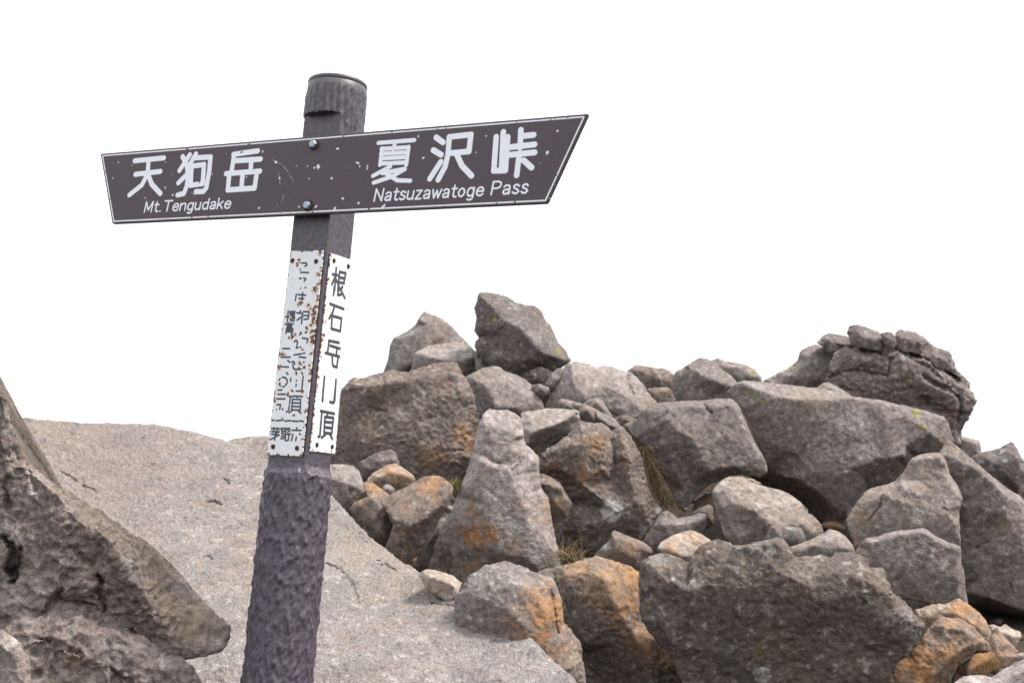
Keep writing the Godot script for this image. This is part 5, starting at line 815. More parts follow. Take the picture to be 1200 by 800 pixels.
	rock("boulder", "big dark brown slab with a broken pale crest in the front row", "darkbrown", "pit", 0.0067, 0.50,
		[0.386, 1.091, -3.957, 0.391, 1.133, -3.963, 0.400, 1.163, -3.978, 0.426, 1.184, -3.989, 0.474, 1.191, -3.995, 0.521, 1.171, -3.990, 0.548, 1.151, -3.986, 0.560, 1.182, -3.990, 0.581, 1.209, -3.991, 0.601, 1.225, -3.992, 0.641, 1.233, -3.992, 0.688, 1.214, -3.993, 0.712, 1.215, -3.993, 0.768, 1.228, -3.995, 0.829, 1.236, -3.998, 0.842, 1.234, -3.988, 0.857, 1.207, -3.982, 0.874, 1.179, -3.985, 0.923, 1.180, -4.001, 0.969, 1.181, -4.005, 0.988, 1.175, -4.002, 1.009, 1.192, -4.004, 1.047, 1.194, -4.000, 1.086, 1.182, -3.997, 1.108, 1.168, -3.990, 1.104, 1.150, -3.983, 1.153, 1.147, -3.992, 1.163, 1.105, -3.983, 1.173, 1.078, -3.981, 1.164, 1.092, -3.967, 1.170, 1.070, -3.969, 1.198, 1.055, -3.975, 1.222, 1.026, -3.975, 1.255, 0.998, -3.971, 1.268, 0.974, -3.965, 1.261, 0.953, -3.963, 1.241, 0.915, -3.966, 1.214, 0.876, -3.978, 1.186, 0.860, -3.983, 1.167, 0.816, -3.991, 1.207, 0.691, -4.036, 1.182, 0.351, -4.127, 0.591, 0.351, -4.127, 0.544, 0.713, -4.024, 0.518, 0.802, -4.003, 0.493, 0.867, -3.984, 0.445, 0.923, -3.972, 0.397, 0.986, -3.960],
		[0.420, 1.163, -3.938, 0.645, 1.167, -3.925, 0.555, 1.150, -3.952, 0.602, 1.188, -3.953, 0.716, 1.190, -3.929, 0.830, 1.204, -3.934, 0.833, 1.163, -3.932, 0.865, 1.152, -3.945, 0.968, 1.144, -3.925, 1.085, 1.143, -3.942, 1.119, 1.118, -3.944, 0.912, 1.046, -3.903, 1.057, 1.075, -3.900, 0.963, 1.103, -3.908, 1.186, 1.043, -3.951, 1.220, 1.009, -3.954, 1.130, 0.976, -3.915, 1.183, 0.930, -3.936, 0.723, 1.090, -3.906, 0.880, 1.012, -3.922, 0.519, 1.010, -3.931, 0.681, 0.876, -3.978, 0.945, 0.848, -3.990, 1.076, 0.900, -3.985, 0.456, 0.991, -3.926, 0.488, 0.920, -3.942, 0.395, 1.094, -3.932, 0.410, 1.094, -3.929, 0.426, 1.094, -3.926, 0.441, 1.095, -3.924, 0.452, 1.099, -3.921, 0.464, 1.104, -3.919, 0.475, 1.109, -3.916, 0.487, 1.113, -3.914, 0.494, 1.107, -3.912, 0.502, 1.101, -3.911, 0.509, 1.095, -3.910, 0.517, 1.089, -3.908, 0.528, 1.087, -3.908, 0.540, 1.085, -3.908, 0.552, 1.083, -3.909, 0.560, 1.089, -3.909, 0.569, 1.095, -3.910, 0.578, 1.100, -3.910, 0.586, 1.106, -3.911, 0.595, 1.112, -3.911, 0.602, 1.118, -3.913, 0.609, 1.124, -3.914, 0.616, 1.130, -3.916, 0.623, 1.136, -3.917, 0.630, 1.142, -3.918, 0.637, 1.149, -3.920, 0.644, 1.155, -3.921, 0.659, 1.155, -3.917, 0.674, 1.155, -3.913, 0.682, 1.208, -3.927, 0.693, 1.210, -3.927, 0.705, 1.212, -3.927, 0.716, 1.215, -3.926, 0.727, 1.217, -3.926, 0.739, 1.219, -3.926, 0.750, 1.221, -3.926, 0.765, 1.222, -3.927, 0.780, 1.223, -3.927, 0.795, 1.223, -3.928, 0.809, 1.224, -3.929, 0.771, 1.168, -3.910, 0.779, 1.163, -3.909, 0.787, 1.158, -3.908, 0.794, 1.153, -3.907, 0.802, 1.147, -3.906, 0.810, 1.142, -3.904, 0.818, 1.137, -3.903, 0.826, 1.132, -3.902, 0.835, 1.128, -3.901, 0.844, 1.123, -3.901, 0.853, 1.119, -3.900, 0.861, 1.115, -3.900, 0.870, 1.111, -3.899, 0.879, 1.107, -3.898, 0.888, 1.103, -3.898, 0.897, 1.096, -3.898, 0.907, 1.089, -3.899, 0.919, 1.130, -3.926, 0.933, 1.133, -3.923, 0.947, 1.137, -3.920, 0.959, 1.136, -3.918, 0.972, 1.136, -3.916, 0.984, 1.136, -3.913, 0.996, 1.134, -3.912, 1.008, 1.133, -3.910, 1.019, 1.132, -3.909, 1.031, 1.130, -3.907, 1.041, 1.127, -3.906, 1.051, 1.123, -3.904, 1.062, 1.119, -3.903, 1.072, 1.116, -3.902, 1.082, 1.112, -3.900, 1.090, 1.106, -3.901, 1.097, 1.101, -3.902, 1.105, 1.095, -3.903, 1.113, 1.090, -3.904, 1.121, 1.084, -3.905, 1.128, 1.079, -3.906, 1.136, 1.073, -3.907, 1.143, 1.065, -3.910, 1.150, 1.058, -3.913, 1.154, 1.078, -3.923, 1.154, 1.064, -3.921, 1.154, 1.051, -3.919, 1.154, 1.038, -3.917, 1.160, 1.031, -3.918, 1.167, 1.025, -3.919, 1.174, 1.018, -3.920, 1.180, 1.012, -3.921, 1.187, 1.005, -3.922, 1.194, 0.998, -3.923, 1.201, 0.992, -3.924, 1.212, 0.986, -3.930, 1.223, 0.980, -3.936, 1.235, 0.974, -3.942, 1.246, 0.968, -3.948, 1.258, 0.963, -3.954, 0.880, 1.160, -3.966, 0.892, 1.159, -3.964, 0.905, 1.159, -3.961, 0.918, 1.158, -3.959, 0.930, 1.157, -3.957, 0.943, 1.157, -3.955, 0.956, 1.156, -3.953, 0.970, 1.157, -3.954, 0.985, 1.158, -3.955, 1.000, 1.159, -3.956, 1.015, 1.161, -3.957],
		[[0.447, 1.179, -3.972, 0.047, "pale", 0.55], [0.903, 1.151, -3.959, 0.054, "pale", 0.55], [1.120, 1.137, -3.946, 0.029, "pale", 0.50], [1.214, 1.022, -3.965, 0.034, "pale", 0.55], [0.563, 1.084, -3.910, 0.031, "pale", 0.35], [0.759, 1.228, -3.971, 0.029, "pale", 0.40], [0.828, 1.146, -3.909, 0.011, "green", 0.80], [0.419, 1.030, -3.939, 0.006, "lime", 0.80], [0.764, 0.824, -3.965, 0.027, "lichen", 0.95], [0.855, 1.011, -3.924, 0.157, "brown", 0.40], [0.680, 0.825, -3.976, 0.105, "dark", 0.50], [0.472, 0.966, -3.937, 0.047, "tan", 0.25], [0.748, 1.004, -3.935, 0.020, "dark", 0.50], [0.892, 0.995, -3.924, 0.029, "dark", 0.40], [0.756, 0.892, -3.957, 0.026, "ochre", 0.60], [0.971, 1.089, -3.915, 0.065, "dark", 0.30]],
		[[0.0034, 0.0057, [1.024, 1.161, -3.952, 1.042, 1.141, -3.911, 1.078, 1.117, -3.903]], [0.0039, 0.0051, [0.838, 1.163, -3.932, 0.867, 1.131, -3.911, 0.898, 1.099, -3.899]], [0.0052, 0.0102, [0.700, 1.047, -3.927, 0.855, 1.042, -3.921]], [0.0047, 0.0081, [0.555, 1.142, -3.955, 0.526, 1.115, -3.915, 0.517, 1.100, -3.910]]])
	rock("rock", "small brown block with a pale top edge left of the orange flat stone", "brown2", "fine", 0.0084, 0.70,
		[0.316, 1.110, -4.953, 0.353, 1.146, -4.955, 0.384, 1.172, -4.958, 0.384, 1.191, -4.967, 0.395, 1.204, -4.971, 0.454, 1.178, -4.978, 0.509, 1.157, -4.975, 0.542, 1.133, -4.963, 0.544, 1.116, -4.952, 0.507, 1.085, -4.955, 0.482, 1.036, -4.959, 0.402, 1.036, -4.959, 0.328, 1.073, -4.956],
		[0.389, 1.177, -4.934, 0.450, 1.160, -4.936, 0.499, 1.134, -4.940, 0.534, 1.117, -4.948, 0.418, 1.124, -4.922, 0.461, 1.100, -4.928, 0.382, 1.130, -4.930],
		[[0.437, 1.124, -4.929, 0.049, "rust", 0.45], [0.453, 1.170, -4.963, 0.037, "tan", 0.40]],
		[])
	rock("rock", "bright orange-cream flat stone wedged behind the dark slab crest", "cream", "fine", 0.0079, 0.70,
		[0.525, 1.159, -4.647, 0.541, 1.178, -4.665, 0.586, 1.200, -4.698, 0.618, 1.207, -4.717, 0.661, 1.218, -4.731, 0.695, 1.203, -4.722, 0.727, 1.182, -4.695, 0.707, 1.157, -4.648, 0.677, 1.111, -4.647, 0.642, 1.088, -4.644, 0.607, 1.100, -4.643, 0.561, 1.123, -4.643, 0.539, 1.134, -4.645],
		[0.532, 1.157, -4.638, 0.576, 1.146, -4.623, 0.616, 1.130, -4.618, 0.569, 1.182, -4.650, 0.589, 1.194, -4.669, 0.631, 1.168, -4.642, 0.681, 1.181, -4.670, 0.660, 1.194, -4.684, 0.652, 1.135, -4.630],
		[[0.566, 1.146, -4.630, 0.035, "orange", 0.50], [0.660, 1.194, -4.684, 0.046, "orange", 0.30]],
		[[0.0035, 0.0053, [0.588, 1.200, -4.690, 0.624, 1.186, -4.674, 0.680, 1.158, -4.663]]])
	rock("rock", "dark saddle-shaped rock below the dry grass", "dark2", "mid", 0.0087, 0.70,
		[0.524, 1.145, -5.151, 0.541, 1.176, -5.153, 0.561, 1.202, -5.157, 0.602, 1.261, -5.173, 0.628, 1.268, -5.178, 0.666, 1.241, -5.175, 0.705, 1.245, -5.180, 0.758, 1.258, -5.184, 0.783, 1.255, -5.174, 0.785, 1.215, -5.144, 0.772, 1.170, -5.148, 0.738, 1.132, -5.146, 0.648, 1.107, -5.148, 0.585, 1.100, -5.154],
		[0.595, 1.216, -5.125, 0.672, 1.216, -5.122, 0.722, 1.223, -5.120, 0.763, 1.235, -5.134, 0.626, 1.172, -5.118, 0.709, 1.178, -5.119],
		[[0.707, 1.227, -5.148, 0.026, "pale", 0.35]],
		[])
	rock("rock", "small shadowed rock behind the dark saddle-shaped rock", "brown", "mid", 0.0091, 0.70,
		[0.761, 1.248, -5.392, 0.783, 1.267, -5.402, 0.831, 1.285, -5.406, 0.848, 1.274, -5.396, 0.849, 1.201, -5.397, 0.822, 1.181, -5.398, 0.775, 1.208, -5.396],
		[0.806, 1.255, -5.376, 0.826, 1.229, -5.377],
		[],
		[])
	rock("rock", "reddish-brown stone deep in the hollow under the overhanging block", "rusty", "mid", 0.0098, 0.70,
		[0.811, 1.236, -5.795, 0.834, 1.293, -5.796, 0.879, 1.318, -5.806, 0.922, 1.322, -5.806, 0.941, 1.272, -5.792, 0.919, 1.222, -5.796, 0.847, 1.215, -5.797],
		[0.873, 1.280, -5.773, 0.845, 1.258, -5.778],
		[],
		[])
	rock("rock", "brown stone at the bottom of the hollow beside the dry grass", "brown", "mid", 0.0096, 0.70,
		[0.727, 1.215, -5.646, 0.742, 1.239, -5.656, 0.778, 1.246, -5.658, 0.827, 1.250, -5.653, 0.839, 1.208, -5.647, 0.769, 1.187, -5.649],
		[0.781, 1.226, -5.631],
		[],
		[])
	rock("boulder", "rounded pale-brown boulder under the overhanging block", "light2", "mid", 0.0085, 0.60,
		[0.789, 1.345, -5.038, 0.803, 1.364, -5.052, 0.840, 1.396, -5.082, 0.861, 1.403, -5.092, 0.914, 1.403, -5.108, 0.953, 1.396, -5.109, 0.997, 1.377, -5.110, 0.949, 1.384, -5.110, 1.012, 1.366, -5.111, 1.057, 1.357, -5.112, 1.100, 1.338, -5.108, 1.143, 1.307, -5.100, 1.178, 1.269, -5.093, 1.151, 1.290, -5.080, 1.191, 1.253, -5.068, 1.220, 1.216, -5.055, 1.222, 1.191, -5.046, 1.207, 1.148, -5.039, 1.157, 1.123, -5.041, 1.017, 1.112, -5.032, 0.867, 1.112, -5.032, 0.875, 1.127, -5.052, 0.831, 1.177, -5.047, 0.810, 1.258, -5.046, 0.794, 1.308, -5.041],
		[0.835, 1.352, -5.016, 0.811, 1.315, -5.012, 0.824, 1.291, -4.995, 1.046, 1.220, -4.979, 0.925, 1.213, -4.996, 0.882, 1.175, -5.005, 1.087, 1.273, -5.023, 1.134, 1.224, -5.013, 1.165, 1.187, -5.014, 1.026, 1.298, -5.026, 0.938, 1.360, -5.031, 0.892, 1.223, -4.998, 0.844, 1.235, -5.010, 0.953, 1.205, -4.993, 0.801, 1.343, -5.024, 0.817, 1.338, -5.016, 0.833, 1.334, -5.007, 0.840, 1.322, -4.998, 0.848, 1.310, -4.989, 0.861, 1.304, -4.982, 0.874, 1.298, -4.975, 0.888, 1.292, -4.969, 0.904, 1.287, -4.966, 0.919, 1.282, -4.962, 0.935, 1.277, -4.959, 0.902, 1.279, -4.968, 0.921, 1.273, -4.969, 0.939, 1.266, -4.971, 0.952, 1.259, -4.971, 0.964, 1.252, -4.971, 0.976, 1.245, -4.971, 0.990, 1.234, -4.969, 1.003, 1.224, -4.968],
		[[0.914, 1.393, -5.105, 0.057, "tan", 0.50], [1.186, 1.222, -5.049, 0.031, "ochre", 0.35], [0.936, 1.226, -4.989, 0.063, "brown", 0.45]],
		[])
	rock("rock", "small dark wedge lying on the face of the rounded pale-brown boulder", "dark2", "fine", 0.0080, 0.70,
		[0.935, 1.183, -4.746, 0.955, 1.230, -4.752, 0.970, 1.238, -4.759, 1.019, 1.230, -4.767, 1.072, 1.224, -4.767, 1.080, 1.203, -4.752, 1.087, 1.172, -4.747, 1.061, 1.154, -4.748, 0.996, 1.154, -4.748],
		[0.964, 1.225, -4.732, 1.010, 1.220, -4.728, 1.058, 1.213, -4.733, 1.051, 1.182, -4.728, 0.991, 1.188, -4.725],
		[],
		[])
	rock("rock", "small grey rock between the pale-brown boulder and the dark slab crest", "light2", "fine", 0.0079, 0.70,
		[0.995, 1.158, -4.647, 1.023, 1.165, -4.657, 1.081, 1.182, -4.680, 1.138, 1.207, -4.697, 1.162, 1.222, -4.701, 1.191, 1.215, -4.700, 1.217, 1.196, -4.689, 1.235, 1.169, -4.666, 1.243, 1.135, -4.649, 1.204, 1.101, -4.648, 1.032, 1.095, -4.653],
		[1.040, 1.148, -4.634, 1.086, 1.168, -4.632, 1.157, 1.194, -4.636, 1.141, 1.155, -4.620, 1.202, 1.160, -4.633, 1.118, 1.182, -4.640],
		[[1.016, 1.147, -4.651, 0.017, "ochre", 0.40]],
		[])
	rock("boulder", "clean grey slab with a bright rim standing in front of the notched boulder", "grey", "fine", 0.0077, 0.45,
		[1.218, 1.146, -4.563, 1.234, 1.174, -4.565, 1.255, 1.195, -4.568, 1.313, 1.205, -4.582, 1.373, 1.221, -4.590, 1.437, 1.227, -4.594, 1.467, 1.232, -4.597, 1.483, 1.227, -4.594, 1.514, 1.201, -4.587, 1.556, 1.181, -4.579, 1.591, 1.167, -4.566, 1.587, 1.129, -4.559, 1.600, 1.073, -4.564, 1.603, 1.017, -4.564, 1.619, 0.940, -4.561, 1.566, 0.928, -4.562, 1.477, 0.969, -4.564, 1.432, 0.980, -4.563, 1.381, 0.988, -4.562, 1.336, 0.995, -4.561, 1.262, 1.051, -4.556, 1.225, 1.096, -4.562],
		[1.367, 1.105, -4.525, 1.479, 1.077, -4.527, 1.425, 1.014, -4.538, 1.301, 1.099, -4.529, 1.269, 1.143, -4.531, 1.493, 1.143, -4.527, 1.253, 1.185, -4.529, 1.270, 1.188, -4.528, 1.286, 1.191, -4.527, 1.302, 1.195, -4.527, 1.315, 1.198, -4.526, 1.328, 1.202, -4.526, 1.340, 1.205, -4.526, 1.353, 1.209, -4.525, 1.367, 1.211, -4.525, 1.381, 1.214, -4.525, 1.396, 1.216, -4.525, 1.410, 1.219, -4.525, 1.427, 1.220, -4.526, 1.444, 1.222, -4.526, 1.455, 1.216, -4.527, 1.466, 1.210, -4.527, 1.476, 1.203, -4.527, 1.485, 1.196, -4.528, 1.494, 1.189, -4.528, 1.505, 1.185, -4.528, 1.517, 1.180, -4.529, 1.528, 1.176, -4.529, 1.539, 1.172, -4.529, 1.553, 1.166, -4.530, 1.567, 1.161, -4.531, 1.564, 1.141, -4.531, 1.561, 1.121, -4.531, 1.563, 1.107, -4.532, 1.565, 1.093, -4.533, 1.567, 1.079, -4.533, 1.568, 1.065, -4.534, 1.569, 1.051, -4.535, 1.570, 1.037, -4.537, 1.571, 1.023, -4.538, 1.572, 1.009, -4.539],
		[[1.233, 1.163, -4.563, 0.028, "tan", 0.60], [1.560, 1.025, -4.539, 0.017, "brown", 0.50], [1.374, 1.024, -4.554, 0.045, "ochre", 0.30], [1.457, 1.002, -4.551, 0.034, "tan", 0.30], [1.371, 1.143, -4.536, 0.057, "pale", 0.15]],
		[])
	rock("rock", "knobbly orange rock rising behind the orange boulder in the right corner", "tan", "pit", 0.0073, 0.70,
		[1.344, 0.977, -4.321, 1.374, 0.981, -4.330, 1.409, 0.993, -4.338, 1.448, 0.994, -4.342, 1.495, 1.012, -4.350, 1.511, 1.011, -4.350, 1.547, 0.987, -4.348, 1.577, 0.961, -4.345, 1.591, 0.933, -4.334, 1.607, 0.895, -4.324, 1.608, 0.864, -4.322, 1.564, 0.832, -4.320, 1.457, 0.854, -4.318, 1.379, 0.885, -4.320, 1.368, 0.927, -4.316],
		[1.434, 0.977, -4.301, 1.479, 0.981, -4.307, 1.508, 0.961, -4.302, 1.431, 0.951, -4.296, 1.472, 0.968, -4.290, 1.538, 0.930, -4.298, 1.391, 0.955, -4.303, 1.509, 0.985, -4.316],
		[[1.514, 0.980, -4.317, 0.048, "orange", 0.85], [1.387, 0.945, -4.306, 0.021, "ochre", 0.70], [1.455, 0.961, -4.303, 0.024, "dark", 0.40], [1.553, 0.939, -4.309, 0.027, "orange", 0.50]],
		[])
	rock("boulder", "orange-stained boulder in the right corner beside the dark slab", "rusty", "pit", 0.0067, 0.70,
		[1.143, 0.775, -4.029, 1.161, 0.818, -4.029, 1.182, 0.846, -4.031, 1.202, 0.862, -4.038, 1.210, 0.859, -4.030, 1.231, 0.870, -4.033, 1.256, 0.897, -4.031, 1.277, 0.926, -4.032, 1.320, 0.967, -4.054, 1.345, 0.982, -4.065, 1.396, 0.982, -4.070, 1.424, 0.975, -4.062, 1.449, 0.958, -4.051, 1.468, 0.935, -4.036, 1.483, 0.912, -4.025, 1.494, 0.893, -4.022, 1.480, 0.883, -4.019, 1.445, 0.888, -4.019, 1.425, 0.876, -4.020, 1.406, 0.859, -4.021, 1.381, 0.834, -4.023, 1.361, 0.790, -4.027, 1.350, 0.741, -4.027, 1.304, 0.644, -4.032, 1.145, 0.644, -4.032],
		[1.335, 0.964, -4.008, 1.392, 0.954, -4.003, 1.421, 0.935, -4.002, 1.302, 0.910, -4.004, 1.344, 0.870, -3.986, 1.375, 0.888, -3.989, 1.407, 0.907, -3.993, 1.249, 0.853, -3.998, 1.203, 0.827, -4.011, 1.271, 0.806, -3.994, 1.454, 0.914, -4.012, 1.342, 0.920, -4.003, 1.371, 0.931, -4.000, 1.219, 0.785, -4.002, 1.319, 0.836, -3.988, 1.243, 0.724, -3.991],
		[[1.250, 0.843, -4.000, 0.074, "orange", 0.90], [1.329, 0.882, -3.998, 0.064, "orange", 0.70], [1.381, 0.830, -4.023, 0.030, "orange", 0.60], [1.183, 0.829, -4.027, 0.030, "orange", 0.70], [1.335, 0.939, -4.011, 0.035, "pale", 0.35], [1.412, 0.939, -4.006, 0.030, "dark", 0.35], [1.302, 0.910, -4.004, 0.030, "pale", 0.30], [1.363, 0.970, -4.032, 0.025, "orange", 0.40]],
		[[0.0025, 0.0045, [1.179, 0.829, -4.028, 1.186, 0.801, -4.021, 1.176, 0.776, -4.024]]])
	rock("rock", "low orange slab sloping right from the orange boulder in the right corner", "rusty", "mid", 0.0070, 0.70,
		[1.402, 0.737, -4.182, 1.418, 0.778, -4.179, 1.440, 0.814, -4.180, 1.484, 0.843, -4.186, 1.518, 0.862, -4.193, 1.549, 0.881, -4.205, 1.561, 0.927, -4.205, 1.577, 0.937, -4.204, 1.591, 0.917, -4.202, 1.624, 0.877, -4.197, 1.638, 0.860, -4.189, 1.620, 0.842, -4.178, 1.593, 0.814, -4.176, 1.456, 0.770, -4.171, 1.451, 0.713, -4.176, 1.415, 0.662, -4.180],
		[1.505, 0.827, -4.159, 1.559, 0.856, -4.165, 1.584, 0.891, -4.173, 1.461, 0.808, -4.154, 1.557, 0.894, -4.182],
		[[1.522, 0.821, -4.164, 0.077, "orange", 0.90], [1.580, 0.885, -4.175, 0.031, "tan", 0.50]],
		[])
	rock("rock", "small tan stone behind the orange rocks in the right corner", "cream", "fine", 0.0075, 0.70,
		[1.645, 0.907, -4.473, 1.669, 0.909, -4.480, 1.692, 0.899, -4.481, 1.712, 0.909, -4.489, 1.733, 0.893, -4.489, 1.762, 0.883, -4.485, 1.762, 0.868, -4.472, 1.738, 0.831, -4.471, 1.708, 0.831, -4.471, 1.671, 0.858, -4.473],
		[1.671, 0.887, -4.457, 1.719, 0.871, -4.455, 1.706, 0.881, -4.462],
		[],
		[])
	rock("rock", "grey foreground rock filling the bottom right corner", "light", "mid", 0.0061, 0.70,
		[1.218, 0.808, -3.674, 1.236, 0.830, -3.672, 1.257, 0.852, -3.678, 1.285, 0.866, -3.692, 1.339, 0.866, -3.704, 1.371, 0.859, -3.705, 1.406, 0.884, -3.710, 1.439, 0.899, -3.713, 1.481, 0.918, -3.711, 1.569, 0.919, -3.703, 1.597, 0.808, -3.674, 1.539, 0.635, -3.659, 1.225, 0.635, -3.659],
		[1.290, 0.853, -3.670, 1.347, 0.845, -3.667, 1.399, 0.866, -3.669, 1.453, 0.889, -3.667, 1.360, 0.791, -3.645, 1.478, 0.833, -3.657, 1.446, 0.771, -3.639],
		[[1.316, 0.863, -3.690, 0.018, "lichen", 0.50]],
		[])
	rock("rock", "pale chip of stone resting on the grey rock in the bottom right corner", "cream", "fine", 0.0064, 0.70,
		[1.469, 0.901, -3.817, 1.484, 0.909, -3.824, 1.504, 0.913, -3.827, 1.527, 0.913, -3.825, 1.527, 0.899, -3.817, 1.495, 0.892, -3.818],
		[1.496, 0.907, -3.808],
		[],
		[])


# ------------------------------------------------------------------ signpost

const POST_FOOT := Vector3(-0.52412, 0.98944, -2.89552)
const POST_AXIS := Vector3(0.07550, 0.99466, -0.07033)
const FACE := Vector3(-0.43311, 0.09624, 0.89619)


# Paints on a sheet of enamel or painted board: metres across the board to pixels.
class Board:
	var w := 0
	var h := 0
	var x0 := 0.0
	var y1 := 0.0
	var scale := 1.0
	var bytes := PackedByteArray()
	var wear := FastNoiseLite.new()

	func _init(left: float, top: float, width: int, height: int, per_metre: float, base: Color) -> void:
		w = width
		h = height
		x0 = left
		y1 = top
		scale = per_metre
		bytes.resize(w * h * 3)
		wear.frequency = .035
		wear.fractal_octaves = 3
		wear.seed = 77
		for i in w * h:
			bytes[i * 3] = base.r8
			bytes[i * 3 + 1] = base.g8
			bytes[i * 3 + 2] = base.b8

	func px(p: Vector2) -> Vector2:
		return Vector2((p.x - x0) * scale, (y1 - p.y) * scale)

	func put(x: int, y: int, c: Color, a: float) -> void:
		var i := (y * w + x) * 3
		bytes[i] = roundi(lerpf(bytes[i], c.r8, a))
		bytes[i + 1] = roundi(lerpf(bytes[i + 1], c.g8, a))
		bytes[i + 2] = roundi(lerpf(bytes[i + 2], c.b8, a))

	func stroke(line: Array, width: float, c: Color, worn := 0.0) -> void:
		var half := width * .5 * scale
		for k in range(0, line.size() - 2, 2):
			var a := px(Vector2(line[k], line[k + 1]) * .0001)
			var b := px(Vector2(line[k + 2], line[k + 3]) * .0001)
			var lo := a.min(b) - Vector2.ONE * (half + 2)
			var hi := a.max(b) + Vector2.ONE * (half + 2)
			for y in range(maxi(0, int(lo.y)), mini(h, int(hi.y) + 1)):
				for x in range(maxi(0, int(lo.x)), mini(w, int(hi.x) + 1)):
					var p := Vector2(x + .5, y + .5)
					var d := p.distance_to(Geometry2D.get_closest_point_to_segment(p, a, b))
					var al := clampf(half - d + .5, 0.0, 1.0)
					if al > 0.0:
						if worn > 0.0 and wear.get_noise_2d(x, y) > .62 - worn:
							al *= .1
						put(x, y, c, al)

	func blot(at: Vector2, radius: float, c: Color, rough := .6, soft := .25, strength := 1.0) -> void:
		var m := px(at)
		var r := radius * scale
		for y in range(maxi(0, int(m.y - r * 1.8)), mini(h, int(m.y + r * 1.8) + 1)):
			for x in range(maxi(0, int(m.x - r * 1.8)), mini(w, int(m.x + r * 1.8) + 1)):
				var d := Vector2(x, y).distance_to(m) / r
				var al := smoothstep(1.0 + soft, 1.0 - soft, d + rough * wear.get_noise_2d(x * 1.7 + 300, y * 1.7)) * strength
				if al > .01:
					put(x, y, c, al)

	func texture() -> ImageTexture:
		return ImageTexture.create_from_image(Image.create_from_data(w, h, false, Image.FORMAT_RGB8, bytes))


# A thin board: its outline in metres across the board, front at z = 0, a small chamfer, its UVs running once over the painted rectangle.
func board_mesh(outline: PackedVector2Array, thick: float, paint: Board, bend := 0.0) -> ArrayMesh:
	var uv := func(p: Vector2) -> Vector2:
		var q := paint.px(p)
		return Vector2(q.x / paint.w, q.y / paint.h)
	var mid := Vector2.ZERO
	for p in outline:
		mid += p
	mid /= outline.size()
	var st := SurfaceTool.new()
	st.begin(Mesh.PRIMITIVE_TRIANGLES)
	var inset := PackedVector2Array(Geometry2D.offset_polygon(outline, -minf(.0012, thick * .4))[0])
	var same := PackedVector2Array()
	for p in outline:
		var best := inset[0]
		for q in inset:
			if q.distance_squared_to(p) < best.distance_squared_to(p):
				best = q
		same.append(best)
	var n := outline.size()
	var rings := [[same, 0.0], [outline, -minf(.0012, thick * .4)], [outline, -thick]]
	var face := Geometry2D.triangulate_polygon(same)
	st.set_smooth_group(-1)
	for i in range(0, face.size(), 3):
		var t := [same[face[i]], same[face[i + 1]], same[face[i + 2]]]
		if (t[1] - t[0]).cross(t[2] - t[0]) > 0.0:
			t.reverse()
		for p in t:
			st.set_uv(uv.call(p))
			st.add_vertex(Vector3(p.x, p.y, 0))
		t.reverse()
		for p in t:
			st.set_uv(Vector2(.001, .999))
			st.add_vertex(Vector3(p.x, p.y, -thick))
	var spin := 1 if Geometry2D.is_polygon_clockwise(outline) else -1
	for r in 2:
		for i in n:
			var j := (i + 1) % n
			var a: Vector2 = rings[r][0][i]
			var b: Vector2 = rings[r][0][j]
			var c: Vector2 = rings[r + 1][0][i]
			var d: Vector2 = rings[r + 1][0][j]
			var z0: float = rings[r][1]
			var z1: float = rings[r + 1][1]
			var q := [Vector3(a.x, a.y, z0), Vector3(b.x, b.y, z0), Vector3(c.x, c.y, z1), Vector3(d.x, d.y, z1)]
			var order := [0, 1, 2, 2, 1, 3] if spin < 0 else [0, 2, 1, 1, 2, 3]
			for k in order:
				st.set_uv(uv.call(a if k % 2 == 0 else b))
				st.add_vertex(q[k])
	st.generate_normals()
	return st.commit()


func lathe(profile: Array, around := 28) -> ArrayMesh:
	var st := SurfaceTool.new()
	st.begin(Mesh.PRIMITIVE_TRIANGLES)
	for i in profile.size() - 1:
		for s in around:
			var a := TAU * s / around
			var b := TAU * (s + 1) / around
			var q := []
			for k in 2:
				for t in [a, b]:
					q.append(Vector3(cos(t) * profile[i + k][0], profile[i + k][1], sin(t) * profile[i + k][0]))
			for k in [0, 2, 1, 1, 2, 3]:
				st.add_vertex(q[k])
	st.index()
	st.generate_normals()
	return st.commit()


func post_radius(angle: float, y: float) -> float:
	var round_ := lerpf(.0775, .0715, clampf(y / 1.4, 0.0, 1.0))
	var p := Vector3(cos(angle) * .08, y, sin(angle) * .08)
	var lumps := speck.get_noise_3d(p.x * 1.55, y * .62, p.z * 1.55)
	var swell := middle.get_noise_3d(p.x * 2.2, y * .8, p.z * 2.2)
	var r := round_
	if y > 1.15:
		r += .0014 * sin(angle * 26.0 + 2.2 * coarse.get_noise_3d(p.x * 3.0, y * 1.2, p.z * 3.0)) * smoothstep(1.385, 1.36, y + .006 * sin(angle * 26.0)) + .0026 * lumps
		r = minf(r, lerpf(r, round_ - .002, smoothstep(1.37, 1.388, y + .004 * sin(angle * 13.0))))
	else:
		r += .0075 * maxf(0.0, lumps + .04) + .0022 * (swell - .2) - .001
	# the post is cut square where the plates and the sign are fixed
	var half := .051
	var flat := minf(half / maxf(absf(sin(angle)), .01), half / maxf(absf(cos(angle)), .01)) + .0004 * fine.get_noise_3d(p.x, y, p.z)
	flat = minf(flat, half * 1.405 + .001 * speck.get_noise_2d(y * 2.0, 3.0))
	var rag := .007 * speck.get_noise_2d(angle * .07, 4.0) + .003 * speck.get_noise_2d(angle * .25, 1.0)
	var side := cos(angle) > sin(angle)
	var top := (1.19 if side else 1.306) + rag * .6
	var inside := clampf((y - .464 - rag) / .019, 0.0, 1.0) * (1.0 if y < top else 0.0)
	return lerpf(r, minf(flat, r), inside)


